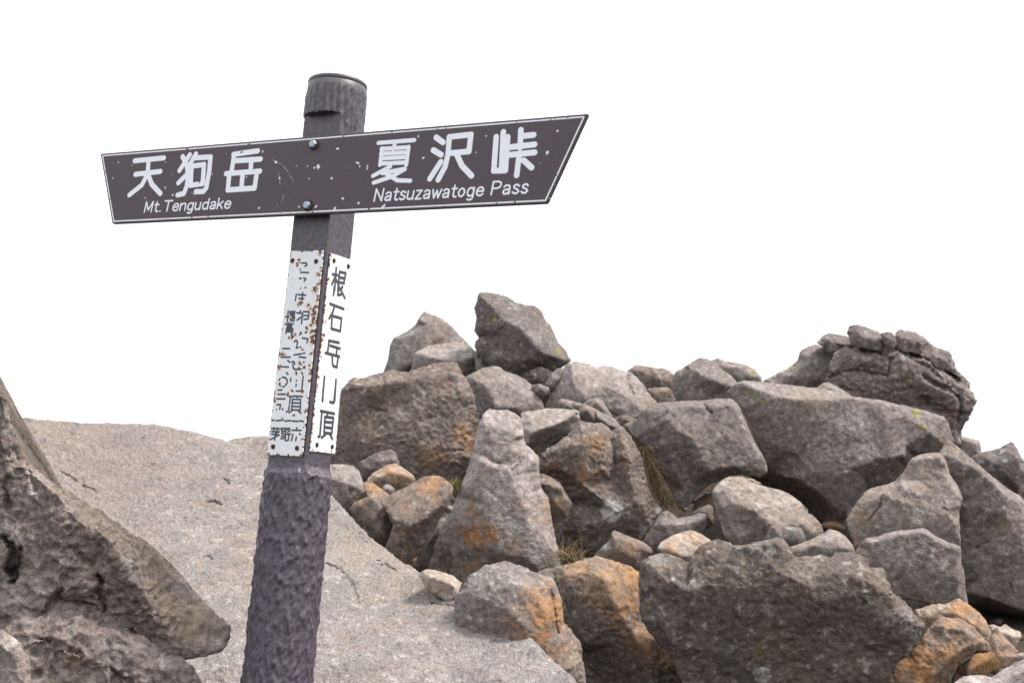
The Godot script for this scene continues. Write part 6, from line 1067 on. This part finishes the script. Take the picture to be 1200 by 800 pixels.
func make_post() -> ArrayMesh:
	var around := 220
	var ys := PackedFloat32Array()
	var y := -.95
	while y < 1.392:
		ys.append(y)
		y += .05 if y < -.06 else .0034 if y < .44 or (y > .50 and y < 1.29) else .002 if y < 1.32 else .0035
	var v := PackedVector3Array()
	var f := PackedInt32Array()
	for i in ys.size():
		for s in around:
			var a := TAU * s / around
			var r := post_radius(a, ys[i])
			v.append(Vector3(cos(a) * r, ys[i], sin(a) * r))
	for i in ys.size() - 1:
		for s in around:
			var a := i * around + s
			var b := i * around + (s + 1) % around
			f.append_array([a, b, a + around, a + around, b, b + around])
	var arrays := []
	arrays.resize(Mesh.ARRAY_MAX)
	arrays[Mesh.ARRAY_VERTEX] = v
	arrays[Mesh.ARRAY_NORMAL] = normals(v, f)
	arrays[Mesh.ARRAY_INDEX] = f
	var mesh := ArrayMesh.new()
	mesh.add_surface_from_arrays(Mesh.PRIMITIVE_TRIANGLES, arrays)
	return mesh


func painted(called: String, paint: Board, rough: float) -> StandardMaterial3D:
	var m := StandardMaterial3D.new()
	m.resource_name = called
	m.albedo_texture = paint.texture()
	m.roughness = rough
	m.texture_repeat = false
	return m


func make_signpost() -> void:
	var post := Node3D.new()
	post.name = "signpost"
	# the foot stands in the ground; the axis leans to the right and a little away
	var low := .70
	post.transform = Transform3D(Basis(POST_AXIS.cross(FACE), POST_AXIS, FACE), POST_FOOT - POST_AXIS * low)
	add_child(post)
	tag(post, "leaning brown mountain signpost with a two-way sign board and two rusty white plates", "signpost")
	var up := Transform3D(Basis(), Vector3(0, low, 0))
	part("post", make_post(), M.post, post, up)
	part("cap", lathe([[.001, 1.4045], [.066, 1.4035], [.0705, 1.401], [.0712, 1.397], [.0706, 1.3935], [.0696, 1.3925], [.0696, 1.391], [.0708, 1.390], [.071, 1.375]], 64), M.cap, post, up)

	# the sign board
	var white := Color(.875, .885, .915)
	var brown := Color(.262, .212, .242)
	var paint := Board.new(-.70, 1.262, 2048, 336, 1460.0, brown)
	for i in 26000:
		var x := rng.randi_range(1, 2046)
		var y := rng.randi_range(1, 334)
		paint.put(x, y, brown.lightened(.16) if rng.randf() < .5 else brown.darkened(.14), .35)
	var corners := [-0.6542, 1.2461, 0.6953, 1.2406, 0.6152, 1.0515, -0.5833, 1.0589]
	var quad := PackedVector2Array()
	for i in range(0, 8, 2):
		quad.append(Vector2(corners[i], corners[i + 1]))
	var rounded := PackedVector2Array()
	for i in 4:
		var c := quad[i]
		var before := (quad[(i + 3) % 4] - c).normalized()
		var after := (quad[(i + 1) % 4] - c).normalized()
		rounded.append_array([c + before * .004, c + (before + after) * .0009, c + after * .004])
	var frame := Geometry2D.offset_polygon(quad, -.0062)[0]
	for i in 4:
		var a := frame[i] * 10000.0
		var b := frame[(i + 1) % 4] * 10000.0
		paint.stroke([a.x, a.y, b.x, b.y], .0034, white, .1)
	for line in [[-5350, 12194, -4412, 12205], [-5270, 11837, -4472, 11862], [-4900, 12182, -4873, 11831, -5017, 11546, -5386, 11310], [-4873, 11831, -4696, 11546, -4385, 11293], [-3412, 12239, -3564, 11978], [-3464, 12141, -2946, 12132], [-2946, 12132, -2935, 11748, -2966, 11358, -3041, 11273, -3273, 11279], [-3500, 11935, -3121, 11953, -3091, 11472, -3460, 11450, -3500, 11935], [-3601, 12230, -3864, 11849], [-3818, 12201, -3651, 11973, -3573, 11680, -3580, 11428, -3643, 11252, -3829, 11227], [-3577, 11770, -3853, 11534], [-1541, 12188, -2252, 12149], [-2231, 12148, -2253, 11689], [-2187, 11985, -1430, 11977], [-1702, 11988, -1683, 11689], [-2409, 11680, -1411, 11679], [-1911, 11668, -1901, 11281], [-2311, 11586, -2301, 11268, -1511, 11270, -1500, 11562], [3332, 12160, 3520, 12028], [3289, 11870, 3497, 11747], [3503, 11587, 3263, 11216], [3674, 12144, 4202, 12159, 4188, 11776, 3695, 11770], [3664, 12145, 3671, 11758, 3624, 11466, 3477, 11181], [3881, 11743, 4045, 11462, 4302, 11222], [4828, 12058, 4836, 11300, 5114, 11292, 5107, 12037], [4992, 12157, 5019, 11289], [5409, 12169, 5424, 11770], [5416, 12031, 5721, 12035], [5175, 11801, 5761, 11821], [5189, 11631, 5776, 11644], [5416, 11638, 5393, 11169], [5532, 11485, 5732, 11314]]:
		paint.stroke(line, .0134, white, .0)
	for line in [[1837, 12140, 2774, 12137], [2284, 12131, 2248, 11971], [1947, 12002, 1935, 11620], [2645, 11989, 2626, 11576], [1932, 11993, 2636, 11981], [1933, 11881, 2638, 11865], [1940, 11769, 2633, 11755], [1943, 11648, 2620, 11631], [2213, 11565, 1773, 11370], [2020, 11420, 2594, 11486], [2600, 11476, 2290, 11329, 1811, 11210], [2099, 11415, 2430, 11229, 2767, 11200]]:
		paint.stroke(line, .0100, white, .0)
	for line in [[-4829, 10843, -4795, 11098, -4713, 10893, -4578, 11096, -4611, 10841], [-4449, 11082, -4477, 10870, -4447, 10839, -4403, 10844], [-4511, 11013, -4387, 11012], [-4334, 10843, -4328, 10843], [-4196, 11092, -3964, 11089], [-4080, 11091, -4113, 10836], [-3923, 10926, -3762, 10924, -3762, 10965, -3798, 11004, -3860, 11004, -3912, 10961, -3928, 10911, -3916, 10859, -3867, 10833, -3813, 10838, -3772, 10868], [-3708, 10832, -3686, 11005], [-3693, 10946, -3641, 10989, -3586, 11004, -3543, 10983, -3539, 10937, -3553, 10830], [-3301, 11001, -3327, 10802, -3354, 10764, -3408, 10750, -3462, 10766], [-3309, 10943, -3334, 10989, -3385, 11002, -3441, 10977, -3467, 10916, -3457, 10855, -3407, 10829, -3353, 10843, -3316, 10884], [-3227, 11000, -3242, 10883, -3229, 10842, -3187, 10827, -3136, 10839, -3094, 10877], [-3078, 10999, -3100, 10826], [-2831, 11078, -2864, 10823], [-2849, 10938, -2874, 10984, -2926, 10997, -2982, 10972, -3008, 10911, -2998, 10850, -2948, 10824, -2893, 10839, -2857, 10879], [-2759, 10962, -2725, 10990, -2674, 10995, -2633, 10974, -2626, 10936, -2641, 10821], [-2629, 10913, -2717, 10908, -2769, 10886, -2777, 10853, -2752, 10825, -2703, 10824, -2636, 10862], [-2533, 11075, -2566, 10820], [-2404, 10992, -2551, 10891], [-2500, 10927, -2411, 10819], [-2334, 10910, -2173, 10908, -2174, 10949, -2209, 10987, -2271, 10988, -2323, 10945, -2339, 10894, -2327, 10843, -2278, 10817, -2224, 10822, -2183, 10852], [1868, 10781, 1903, 11056, 2062, 10780, 2096, 11054], [2173, 10930, 2207, 10960, 2255, 10965, 2294, 10943, 2300, 10902, 2285, 10778], [2297, 10877, 2213, 10872, 2163, 10848, 2155, 10812, 2178, 10782, 2226, 10781, 2290, 10822], [2440, 11039, 2411, 10811, 2440, 10777, 2482, 10783], [2380, 10965, 2499, 10964], [2673, 10930, 2647, 10960, 2594, 10961, 2557, 10931, 2567, 10892, 2640, 10859, 2666, 10823, 2631, 10782, 2570, 10777, 2533, 10810], [2743, 10963, 2727, 10836, 2739, 10792, 2779, 10775, 2828, 10789, 2869, 10830], [2886, 10962, 2862, 10775], [2966, 10961, 3091, 10960, 2939, 10774, 3076, 10774], [3167, 10924, 3200, 10954, 3248, 10959, 3287, 10937, 3294, 10896, 3278, 10772], [3291, 10871, 3207, 10866, 3156, 10842, 3149, 10806, 3172, 10776, 3219, 10775, 3284, 10816], [3373, 10959, 3403, 10772, 3478, 10936, 3510, 10771, 3588, 10957], [3648, 10921, 3682, 10951, 3730, 10957, 3769, 10934, 3776, 10893, 3760, 10769], [3773, 10868, 3689, 10863, 3638, 10839, 3631, 10803, 3654, 10773, 3701, 10772, 3766, 10813], [3915, 11030, 3886, 10802, 3915, 10768, 3957, 10774], [3855, 10956, 3974, 10955], [4102, 10954, 4048, 10927, 4016, 10861, 4031, 10795, 4079, 10767, 4133, 10795, 4165, 10860, 4149, 10927, 4102, 10954], [4397, 10953, 4370, 10738, 4344, 10697, 4291, 10681, 4239, 10698], [4389, 10889, 4365, 10939, 4316, 10953, 4262, 10926, 4236, 10860, 4246, 10794, 4293, 10766, 4345, 10782, 4381, 10826], [4466, 10864, 4620, 10863, 4620, 10907, 4587, 10949, 4527, 10949, 4477, 10903, 4461, 10848, 4472, 10793, 4519, 10765, 4570, 10770, 4610, 10803], [4816, 10771, 4852, 11055, 4978, 11055, 5037, 11026, 5041, 10977, 5009, 10926, 4959, 10906, 4833, 10907], [5119, 10925, 5155, 10956, 5206, 10962, 5247, 10939, 5254, 10896, 5238, 10768], [5251, 10870, 5162, 10865, 5108, 10840, 5101, 10803, 5125, 10771, 5175, 10771, 5244, 10813], [5473, 10926, 5445, 10957, 5389, 10958, 5350, 10926, 5361, 10886, 5438, 10852, 5465, 10814, 5428, 10772, 5364, 10767, 5324, 10801], [5681, 10924, 5653, 10956, 5597, 10956, 5558, 10925, 5569, 10885, 5646, 10850, 5673, 10813, 5636, 10770, 5572, 10765, 5533, 10800]]:
		paint.stroke(line, .0042, white, .0)
	for line in [[-1078, 11940, -764, 11794, -569, 11595], [-536, 11531, -396, 11379], [-864, 11613, -777, 11318], [-628, 11103, -675, 10900], [-3401, 11257, -3280, 11179], [-1335, 10782, -1273, 10786], [2864, 12260, 2872, 12181], [1573, 11644, 1635, 11569]]:
		paint.stroke(line, .0011, Color(.72, .71, .74), .3)
	for s in [[-6088, 12197, 18], [-5888, 12192, 15], [-4349, 12091, 18], [-5426, 12087, 18], [-6011, 11789, 18], [-4849, 11208, 18], [-4251, 11448, 29], [-3995, 11235, 22], [-5221, 11816, 18], [-4075, 11764, 11], [-2832, 11688, 15], [-1791, 11555, 18], [-1314, 10781, 22], [-1391, 12160, 22], [-2470, 12182, 18], [236, 11689, 44], [142, 11674, 26], [-55, 11728, 22], [31, 11415, 22], [-370, 11748, 22], [731, 12085, 31], [1386, 11615, 35], [649, 11378, 26], [1010, 10874, 35], [826, 10663, 31], [303, 10729, 31], [-175, 10752, 26], [1597, 11562, 22], [1306, 11721, 22], [1354, 11698, 22], [-970, 11870, 26], [-823, 11486, 22], [1460, 10751, 22], [1603, 11618, 21], [1572, 11653, 15], [4271, 10600, 21], [2868, 12227, 21], [3047, 11709, 21], [6079, 11614, 36], [6272, 12090, 21], [5911, 11399, 15], [2151, 10684, 26], [2102, 10649, 26], [4361, 11755, 21], [4573, 12099, 15]]:
		paint.blot(Vector2(s[0], s[1]) * .0001, s[2] * .0001, Color(.84, .84, .87), 1.3, .2)
	for i in 40:
		var at := Vector2(rng.randf_range(-.66, .68), 1.06 + .19 * rng.randf() ** 1.6)
		paint.blot(at, rng.randf_range(.0005, .0012), Color(.74, .73, .76) if rng.randf() < .6 else Color(.2, .17, .19), 1.4, .2, rng.randf_range(.4, .9))
	for i in 45:
		var edge := rng.randi_range(0, 3)
		var at := quad[edge].lerp(quad[(edge + 1) % 4], rng.randf())
		paint.blot(at + Vector2(rng.randf_range(-.002, .002), rng.randf_range(-.003, .003)), rng.randf_range(.0006, .002), Color(.66, .64, .67) if rng.randf() < .5 else Color(.24, .20, .21), 1.4, .2, .8)
	for i in 22: # letters flaked back to the board
		paint.blot(Vector2(rng.randf_range(-.58, .6), rng.randf_range(1.09, 1.22)), rng.randf_range(.0012, .0026), brown, 1.6, .2)
	var front := .080
	var board := part("sign_board", board_mesh(rounded, .0085, paint), painted("sign_paint", paint, .55), post, up.translated_local(Vector3(0, 0, front)))
	for spot in [[0.0076, 1.2223], [0.0087, 1.0760]]:
		var turn := Transform3D(Basis(Vector3.RIGHT, PI / 2), Vector3(spot[0], spot[1], 0))
		var bolt := part("bolt", hex_head(), M.zinc, board, turn)
		part("washer", lathe([[.001, .0022], [.0125, .0022], [.0138, .0014], [.0138, -.001]], 28), M.rust, bolt)

	# the two enamel plates
	var enamel := Color(.845, .85, .868)
	var ink := Color(.20, .195, .235)
	make_plate(post, up, "left", [-0.0467, 0.9768, 0.0464, 0.9757, 0.0454, 0.5012, -0.0532, 0.5013], .0555, enamel, ink, .0042, .03, [[-114, 9470, 20, 9466, 41, 9415, -15, 9391], [-117, 9250, 108, 9237], [-141, 9322, -128, 9316], [-130, 9109, -78, 9103], [-11, 9114, 52, 9088, 13, 9038], [-77, 8877, -62, 8877], [55, 8887, 71, 8884], [-169, 8728, -180, 8588], [-121, 8727, 95, 8707], [5, 8765, 2, 8595], [-86, 8636, 53, 8624], [-73, 8877, -63, 8877], [64, 8884, 74, 8880], [-3, 8345, -20, 8295], [-104, 8296, 64, 8281], [-26, 8146, -71, 8126], [59, 8265, 58, 8046], [-49, 8146, 83, 8225], [71, 8324, 237, 8318, 229, 8154, 117, 8141], [117, 8234, 243, 8229], [54, 7847, 86, 7818, 38, 7784], [123, 7709, 278, 7688, 265, 7600], [-96, 7620, -41, 7659, 5, 7610, -15, 7481, 37, 7487], [89, 7501, 106, 7501], [-348, 8339, -340, 8089], [-403, 8209, -315, 8209], [-299, 8329, -155, 8327], [-293, 8288, -162, 8287], [-277, 8252, -169, 8251], [-248, 8208, -152, 8207], [-278, 8168, -147, 8167], [-207, 8168, -209, 8094], [-261, 8128, -251, 8118], [-165, 8117, -149, 8107], [-394, 8039, -167, 8038], [-290, 8068, -286, 8038], [-329, 7999, -209, 7998, -210, 7968, -330, 7969, -329, 7999], [-344, 7929, -165, 7928, -164, 7828, -195, 7823], [-344, 7929, -342, 7819], [-304, 7899, -209, 7898, -211, 7858, -304, 7859, -304, 7899], [-393, 7465, -202, 7465], [-416, 7264, -158, 7265], [-363, 7039, -178, 7040], [-53, 7317, 144, 7343], [94, 7274, 272, 7255], [190, 7353, 231, 7361], [-216, 7194, -157, 7145], [-104, 7155, -46, 7165], [-63, 7106, -48, 7027, -12, 6988, 176, 6990], [112, 7029, 123, 6980], [-215, 6908, -170, 6867], [-321, 6798, -237, 6795, -178, 6741, -168, 6662, -214, 6612], [-376, 6768, -407, 6728], [-389, 6640, -343, 6597], [-281, 6582, -246, 6583], [-81, 6781, -77, 6712], [87, 6734, 84, 6724], [84, 6646, 86, 6597], [255, 6824, 254, 6541], [108, 6490, 253, 6492], [-35, 6507, 21, 6477], [-403, 6505, -296, 6507], [-390, 6407, -188, 6411], [-412, 6301, -305, 6303], [-203, 6305, -187, 6303], [208, 6918, 230, 6873], [-32, 7146, -11, 7106], [226, 7157, 243, 7147], [-76, 6360, 11, 6361], [-36, 6361, -47, 6035, -109, 6008], [34, 6372, 292, 6365], [147, 6364, 143, 6305], [26, 6303, 249, 6298, 267, 6055, 33, 6060, 26, 6303], [36, 6220, 248, 6216], [35, 6138, 258, 6135], [57, 6051, -29, 5990], [210, 6048, 292, 5988], [-503, 5803, -416, 5811], [-360, 5801, -161, 5818], [-111, 5796, 28, 5815], [76, 5804, 240, 5801], [285, 5818, 385, 5801], [-388, 6168, -288, 6170, -298, 6062], [-386, 6060, -371, 6057], [-222, 6077, -210, 6054], [-317, 6303, -210, 6301], [-468, 5618, -230, 5615], [-399, 5640, -405, 5597], [-304, 5639, -305, 5594], [-447, 5551, -245, 5553, -313, 5525], [-451, 5492, -236, 5479], [-343, 5534, -351, 5359], [-248, 5479, -471, 5365], [-196, 5626, 39, 5633], [-185, 5636, -169, 5510, -64, 5514], [-79, 5639, -56, 5359], [-177, 5568, -71, 5572], [-174, 5452, -57, 5465], [-178, 5398, -63, 5413], [-41, 5615, 47, 5571], [39, 5633, -9, 5550], [-51, 5504, 71, 5508], [24, 5507, 30, 5372, -27, 5356], [223, 5658, 231, 5596], [102, 5596, 347, 5600], [136, 5510, 115, 5365], [238, 5446, 231, 5369], [316, 5525, 337, 5507]], [[-185, 9561, 33], [-219, 9473, 38], [-227, 9410, 22], [-453, 9658, 22], [361, 9707, 38], [408, 9192, 38], [355, 9193, 22], [464, 8966, 38], [392, 8955, 28], [316, 8856, 38], [-486, 9201, 28], [-134, 9749, 22], [434, 9341, 22], [381, 9669, 28], [328, 8829, 62], [-49, 8526, 40], [-92, 8490, 31], [8, 8549, 31], [182, 8482, 40], [253, 8382, 31], [356, 8400, 40], [410, 8439, 40], [428, 8588, 31], [416, 8688, 26], [382, 8281, 66], [331, 8321, 35], [340, 8143, 26], [385, 8063, 40], [322, 8004, 31], [223, 7946, 31], [199, 7857, 31], [408, 7875, 48], [342, 7836, 31], [-166, 7749, 44], [-235, 7729, 26], [-100, 7788, 31], [402, 7728, 57], [402, 7629, 53], [-487, 7920, 35], [-513, 7750, 31], [-483, 8845, 18], [397, 8162, 53], [416, 8977, 26], [-388, 7332, 40], [-315, 7322, 18], [-472, 7331, 35], [-458, 7034, 53], [-413, 7054, 31], [111, 7137, 31], [163, 7098, 26], [252, 7039, 31], [46, 6900, 31], [412, 7354, 26], [408, 7099, 31], [397, 7001, 22], [423, 6885, 22], [-374, 6659, 26], [-130, 6418, 35], [-272, 6415, 22], [-520, 6677, 31], [-514, 6441, 48], [-520, 6303, 48], [272, 6493, 31], [417, 6738, 31], [413, 6388, 13], [405, 7708, 53], [405, 7609, 40], [155, 7442, 22], [-512, 6895, 22], [-520, 7610, 22], [-499, 6323, 44], [-465, 6245, 22], [106, 5941, 26], [409, 6039, 31], [-202, 5859, 18], [404, 5413, 18], [407, 5673, 13], [-250, 5033, 26], [67, 5036, 22], [414, 5049, 26], [-477, 5044, 26], [413, 6388, 13], [-377, 9536, 38], [289, 9496, 38], [-372, 5205, 40], [288, 5194, 40]], [[-378, 9541], [289, 9501], [-372, 5209], [287, 5198]])
	make_plate(post, up, "right", [-0.0387, 0.9734, 0.0502, 0.9783, 0.0615, 0.5185, -0.0406, 0.5145], .0545, enamel, ink, .0074, .0, [[-98, 9438, -74, 8917], [-222, 9263, -18, 9284], [-99, 9240, -203, 9028], [-52, 9175, 29, 9091], [54, 9382, 311, 9409, 271, 9170], [54, 9382, 54, 8945], [46, 9247, 297, 9278], [44, 9133, 286, 9160], [-100, 8992, -102, 8800], [84, 9053, 69, 8836, 205, 8875], [153, 8966, 233, 9065], [146, 9005, 369, 8824], [-202, 8569, 367, 8563], [-22, 8545, -53, 8418, -178, 8233], [-70, 8314, 318, 8329, 317, 8025, -54, 8017, -70, 8314], [-107, 7724, 311, 7751], [-89, 7721, -110, 7439], [-20, 7623, 376, 7622], [247, 7605, 257, 7450], [-187, 7426, 384, 7435], [87, 7412, 139, 7211, 180, 7178, 322, 7176], [329, 7382, 322, 7176], [-134, 6881, -126, 6341], [338, 6882, 369, 6398], [-139, 6614, -113, 6327], [346, 6674, 342, 6348, 185, 6343], [-151, 6093, 403, 6100], [-99, 6090, -86, 5526, -140, 5504], [130, 6060, 124, 5996], [40, 5980, 385, 6002, 378, 5635, 69, 5621, 40, 5980], [59, 5870, 370, 5888], [64, 5747, 374, 5759], [156, 5611, -3, 5501], [313, 5608, 424, 5518]], [[-357, 9661, 16], [-353, 9133, 28], [-400, 8508, 35], [-318, 8137, 22], [-333, 7826, 40], [-362, 7702, 40], [-346, 7311, 22], [-365, 6836, 22], [-365, 6641, 18], [-331, 5190, 22], [-173, 5148, 31], [-40, 5161, 22], [432, 5227, 18], [510, 5185, 18], [-220, 9582, 33], [384, 9588, 33], [-168, 5315, 35], [448, 5335, 35]], [[-221, 9587], [383, 9593], [-169, 5323], [447, 5341]])


func hex_head() -> ArrayMesh:
	var st := SurfaceTool.new()
	st.begin(Mesh.PRIMITIVE_TRIANGLES)
	st.set_smooth_group(-1)
	var levels := [[.0098, .002], [.0098, .0078], [.0085, .0098], [.0001, .0104]]
	for i in 3:
		for s in 6:
			var q := []
			for k in 2:
				for t in [TAU * s / 6.0, TAU * (s + 1) / 6.0]:
					q.append(Vector3(cos(t) * levels[i + k][0], levels[i + k][1], sin(t) * levels[i + k][0]))
			for k in [0, 1, 2, 2, 1, 3]:
				st.add_vertex(q[k])
	st.generate_normals()
	return st.commit()


func make_plate(post: Node3D, up: Transform3D, which: String, corners: Array, off: float, enamel: Color, ink: Color, width: float, worn: float, letters: Array, rust: Array, screws: Array) -> void:
	var paint := Board.new(-.075, .985, 320, 1030, 2133.0, enamel)
	var quad := PackedVector2Array()
	for i in range(0, 8, 2):
		quad.append(Vector2(corners[i], corners[i + 1]))
	for i in 500:
		paint.blot(Vector2(rng.randf_range(-.07, .07), rng.randf_range(.5, .98)), rng.randf_range(.001, .004), Color(.80, .80, .80) if rng.randf() < .6 else Color(.93, .94, .96), 1.2, .5, .35)
	for line in letters:
		paint.stroke(line, width, ink, worn)
	var deep := Color(.34, .19, .13)
	var glow := Color(.80, .58, .33)
	for r in rust:
		paint.blot(Vector2(r[0], r[1]) * .0001 + Vector2(0, -.0012), r[2] * .00012 + .001, glow, .9, .5, .4)
	for r in rust:
		paint.blot(Vector2(r[0], r[1]) * .0001, r[2] * .00009 + .0004, deep, 1.3, .2)
	# rusted, flaking rims
	for e in 4:
		var a := quad[e]
		var b := quad[(e + 1) % 4]
		var n := int(a.distance_to(b) / .0022)
		for i in n:
			var keen := .5 + 1.4 * speck.get_noise_2d(i * .006, e * 3.0 + (9.0 if which == "left" else 0.0))
			if keen > .62:
				paint.blot(a.lerp(b, i / float(n)), .0009 + .0022 * clampf(keen, 0.0, 1.0) * rng.randf(), deep if rng.randf() < .7 else Color(.62, .42, .26), 1.2, .3, .85)
	var frame := Basis() if which == "left" else Basis(Vector3(0, 0, -1), Vector3.UP, Vector3.RIGHT)
	var at := up * Transform3D(frame, frame * Vector3(0, 0, off))
	# ragged outline
	var ragged := PackedVector2Array()
	for e in 4:
		var a := quad[e]
		var b := quad[(e + 1) % 4]
		var n := maxi(3, int(a.distance_to(b) / .006))
		var inward := (b - a).normalized().orthogonal()
		if inward.dot((quad[0] + quad[2]) * .5 - a) < 0.0:
			inward = -inward
		for i in n:
			var bite := maxf(0.0, speck.get_noise_2d(i * .012 + 4.0, e * 5.0)) * (.0018 if e % 2 == 1 else .0008)
			ragged.append(a.lerp(b, i / float(n)) + inward * (bite if i > 0 else 0.0))
	var plate := part("plate", board_mesh(ragged, .0024, paint), painted("enamel", paint, .35), post, at)
	for s in screws:
		part("screw", lathe([[.0004, .0036], [.0028, .0032], [.0046, .0020], [.0056, .0002], [.0056, -.001]], 18), M.rust, plate, Transform3D(Basis(Vector3.RIGHT, PI / 2), Vector3(s[0], s[1], 0) * .0001))


# ------------------------------------------------------------------ grass

# roots: a line of points; blades leave it along "lean" with spread and droop.
func tuft(label: String, line: Array, blades: int, long: float, lean: Vector3, droop: float, spread: float, cols: Array, girth := .0022) -> void:
	var roots := points(line)
	var base := roots[0]
	var st := SurfaceTool.new()
	st.begin(Mesh.PRIMITIVE_TRIANGLES)
	st.set_smooth_group(-1)
	for i in blades:
		var k := rng.randi_range(0, roots.size() - 2)
		var p := roots[k].lerp(roots[k + 1], rng.randf()) - base + Vector3(rng.randf_range(-1, 1), rng.randf_range(-.4, .4), rng.randf_range(-1, 1)) * .022
		var dir := (lean + Vector3(rng.randfn(), rng.randfn() * .5, rng.randfn()) * spread).normalized()
		var length := long * rng.randf_range(.45, 1.1)
		var side := dir.cross(Vector3(rng.randfn(), rng.randfn() * .3, rng.randfn())).normalized() * girth * rng.randf_range(.6, 1.2)
		var c: Vector3 = (cols[0] as Vector3).lerp(cols[1], rng.randf()) * rng.randf_range(.75, 1.15)
		st.set_color(Color(c.x, c.y, c.z))
		var steps := 4
		for s in steps:
			var w0 := 1.0 - s / float(steps)
			var w1 := 1.0 - (s + 1) / float(steps)
			var q := p + dir * length / steps
			for t in [p - side * w0, p + side * w0, q - side * w1, q - side * w1, p + side * w0, q + side * w1]:
				st.add_vertex(t)
			p = q
			dir = (dir + Vector3.DOWN * droop / steps + Vector3(rng.randfn(), rng.randfn(), rng.randfn()) * .09).normalized()
	st.generate_normals()
	var o := MeshInstance3D.new()
	o.name = numbered("grass_tuft")
	o.mesh = st.commit()
	o.material_override = M.grass
	o.position = base
	tag(o, label, "grass")
	add_child(o, true)


func make_gravel() -> void:
	var chip := stone(points([-.5, 1.4, -5, -.2, 1.75, -5, .25, 1.72, -5, .5, 1.45, -5, .3, 1.2, -5, -.3, 1.18, -5]), points([0, 1.5, -4.7, .2, 1.55, -4.8, -.2, 1.4, -4.75]), .22, .6, "brown2", "fine", [], [])
	var mm := MultiMesh.new()
	mm.transform_format = MultiMesh.TRANSFORM_3D
	mm.mesh = chip
	mm.instance_count = 2600
	for i in mm.instance_count:
		var x := rng.randf_range(-.8, 2.8)
		var z := -rng.randf_range(3.3, 7.0)
		var size := .014 + .07 * rng.randf() ** 3
		var turn := Basis.from_euler(Vector3(rng.randf(), rng.randf(), rng.randf()) * TAU).scaled(Vector3(size, size * .8, size))
		mm.set_instance_transform(i, Transform3D(turn, Vector3(x, ground_height(x, z) - turn.y.y * .2, z)))
	var o := MultiMeshInstance3D.new()
	o.name = "gravel"
	o.multimesh = mm
	o.material_override = M.stone
	o.set_meta("kind", "stuff")
	tag(o, "brown stone chips lying in the dark joints under the heaped rocks", "gravel")
	add_child(o)


func make_grass() -> void:
	var straw := [Vector3(.30, .225, .125), Vector3(.19, .137, .08)]
	var olive := [Vector3(.27, .21, .09), Vector3(.17, .15, .06)]
	tuft("dry straw-coloured grass hanging in the cleft between the tall brown rock and the overhanging block", [0.578, 1.533, -5.639, 0.595, 1.470, -5.644, 0.609, 1.413, -5.646, 0.633, 1.357, -5.648, 0.658, 1.308, -5.651, 0.693, 1.266, -5.655], 900, .12, Vector3(.1, .15, .8), 2.4, .55, straw)
	tuft("small spray of dry grass below the tall brown rock, behind the orange-crusted boulder", [0.185, 1.094, -4.804, 0.215, 1.091, -4.804, 0.250, 1.088, -4.804], 150, .13, Vector3(-.1, 1, .3), 1.6, .5, straw)
	tuft("little clump of yellow-green moss and grass beside the tilted flat rock", [-0.250, 1.360, -5.031, -0.228, 1.370, -5.030, -0.206, 1.348, -5.032], 160, .06, Vector3(0, 1, .4), 1.2, .7, [Vector3(.30, .29, .10), Vector3(.18, .17, .06)])
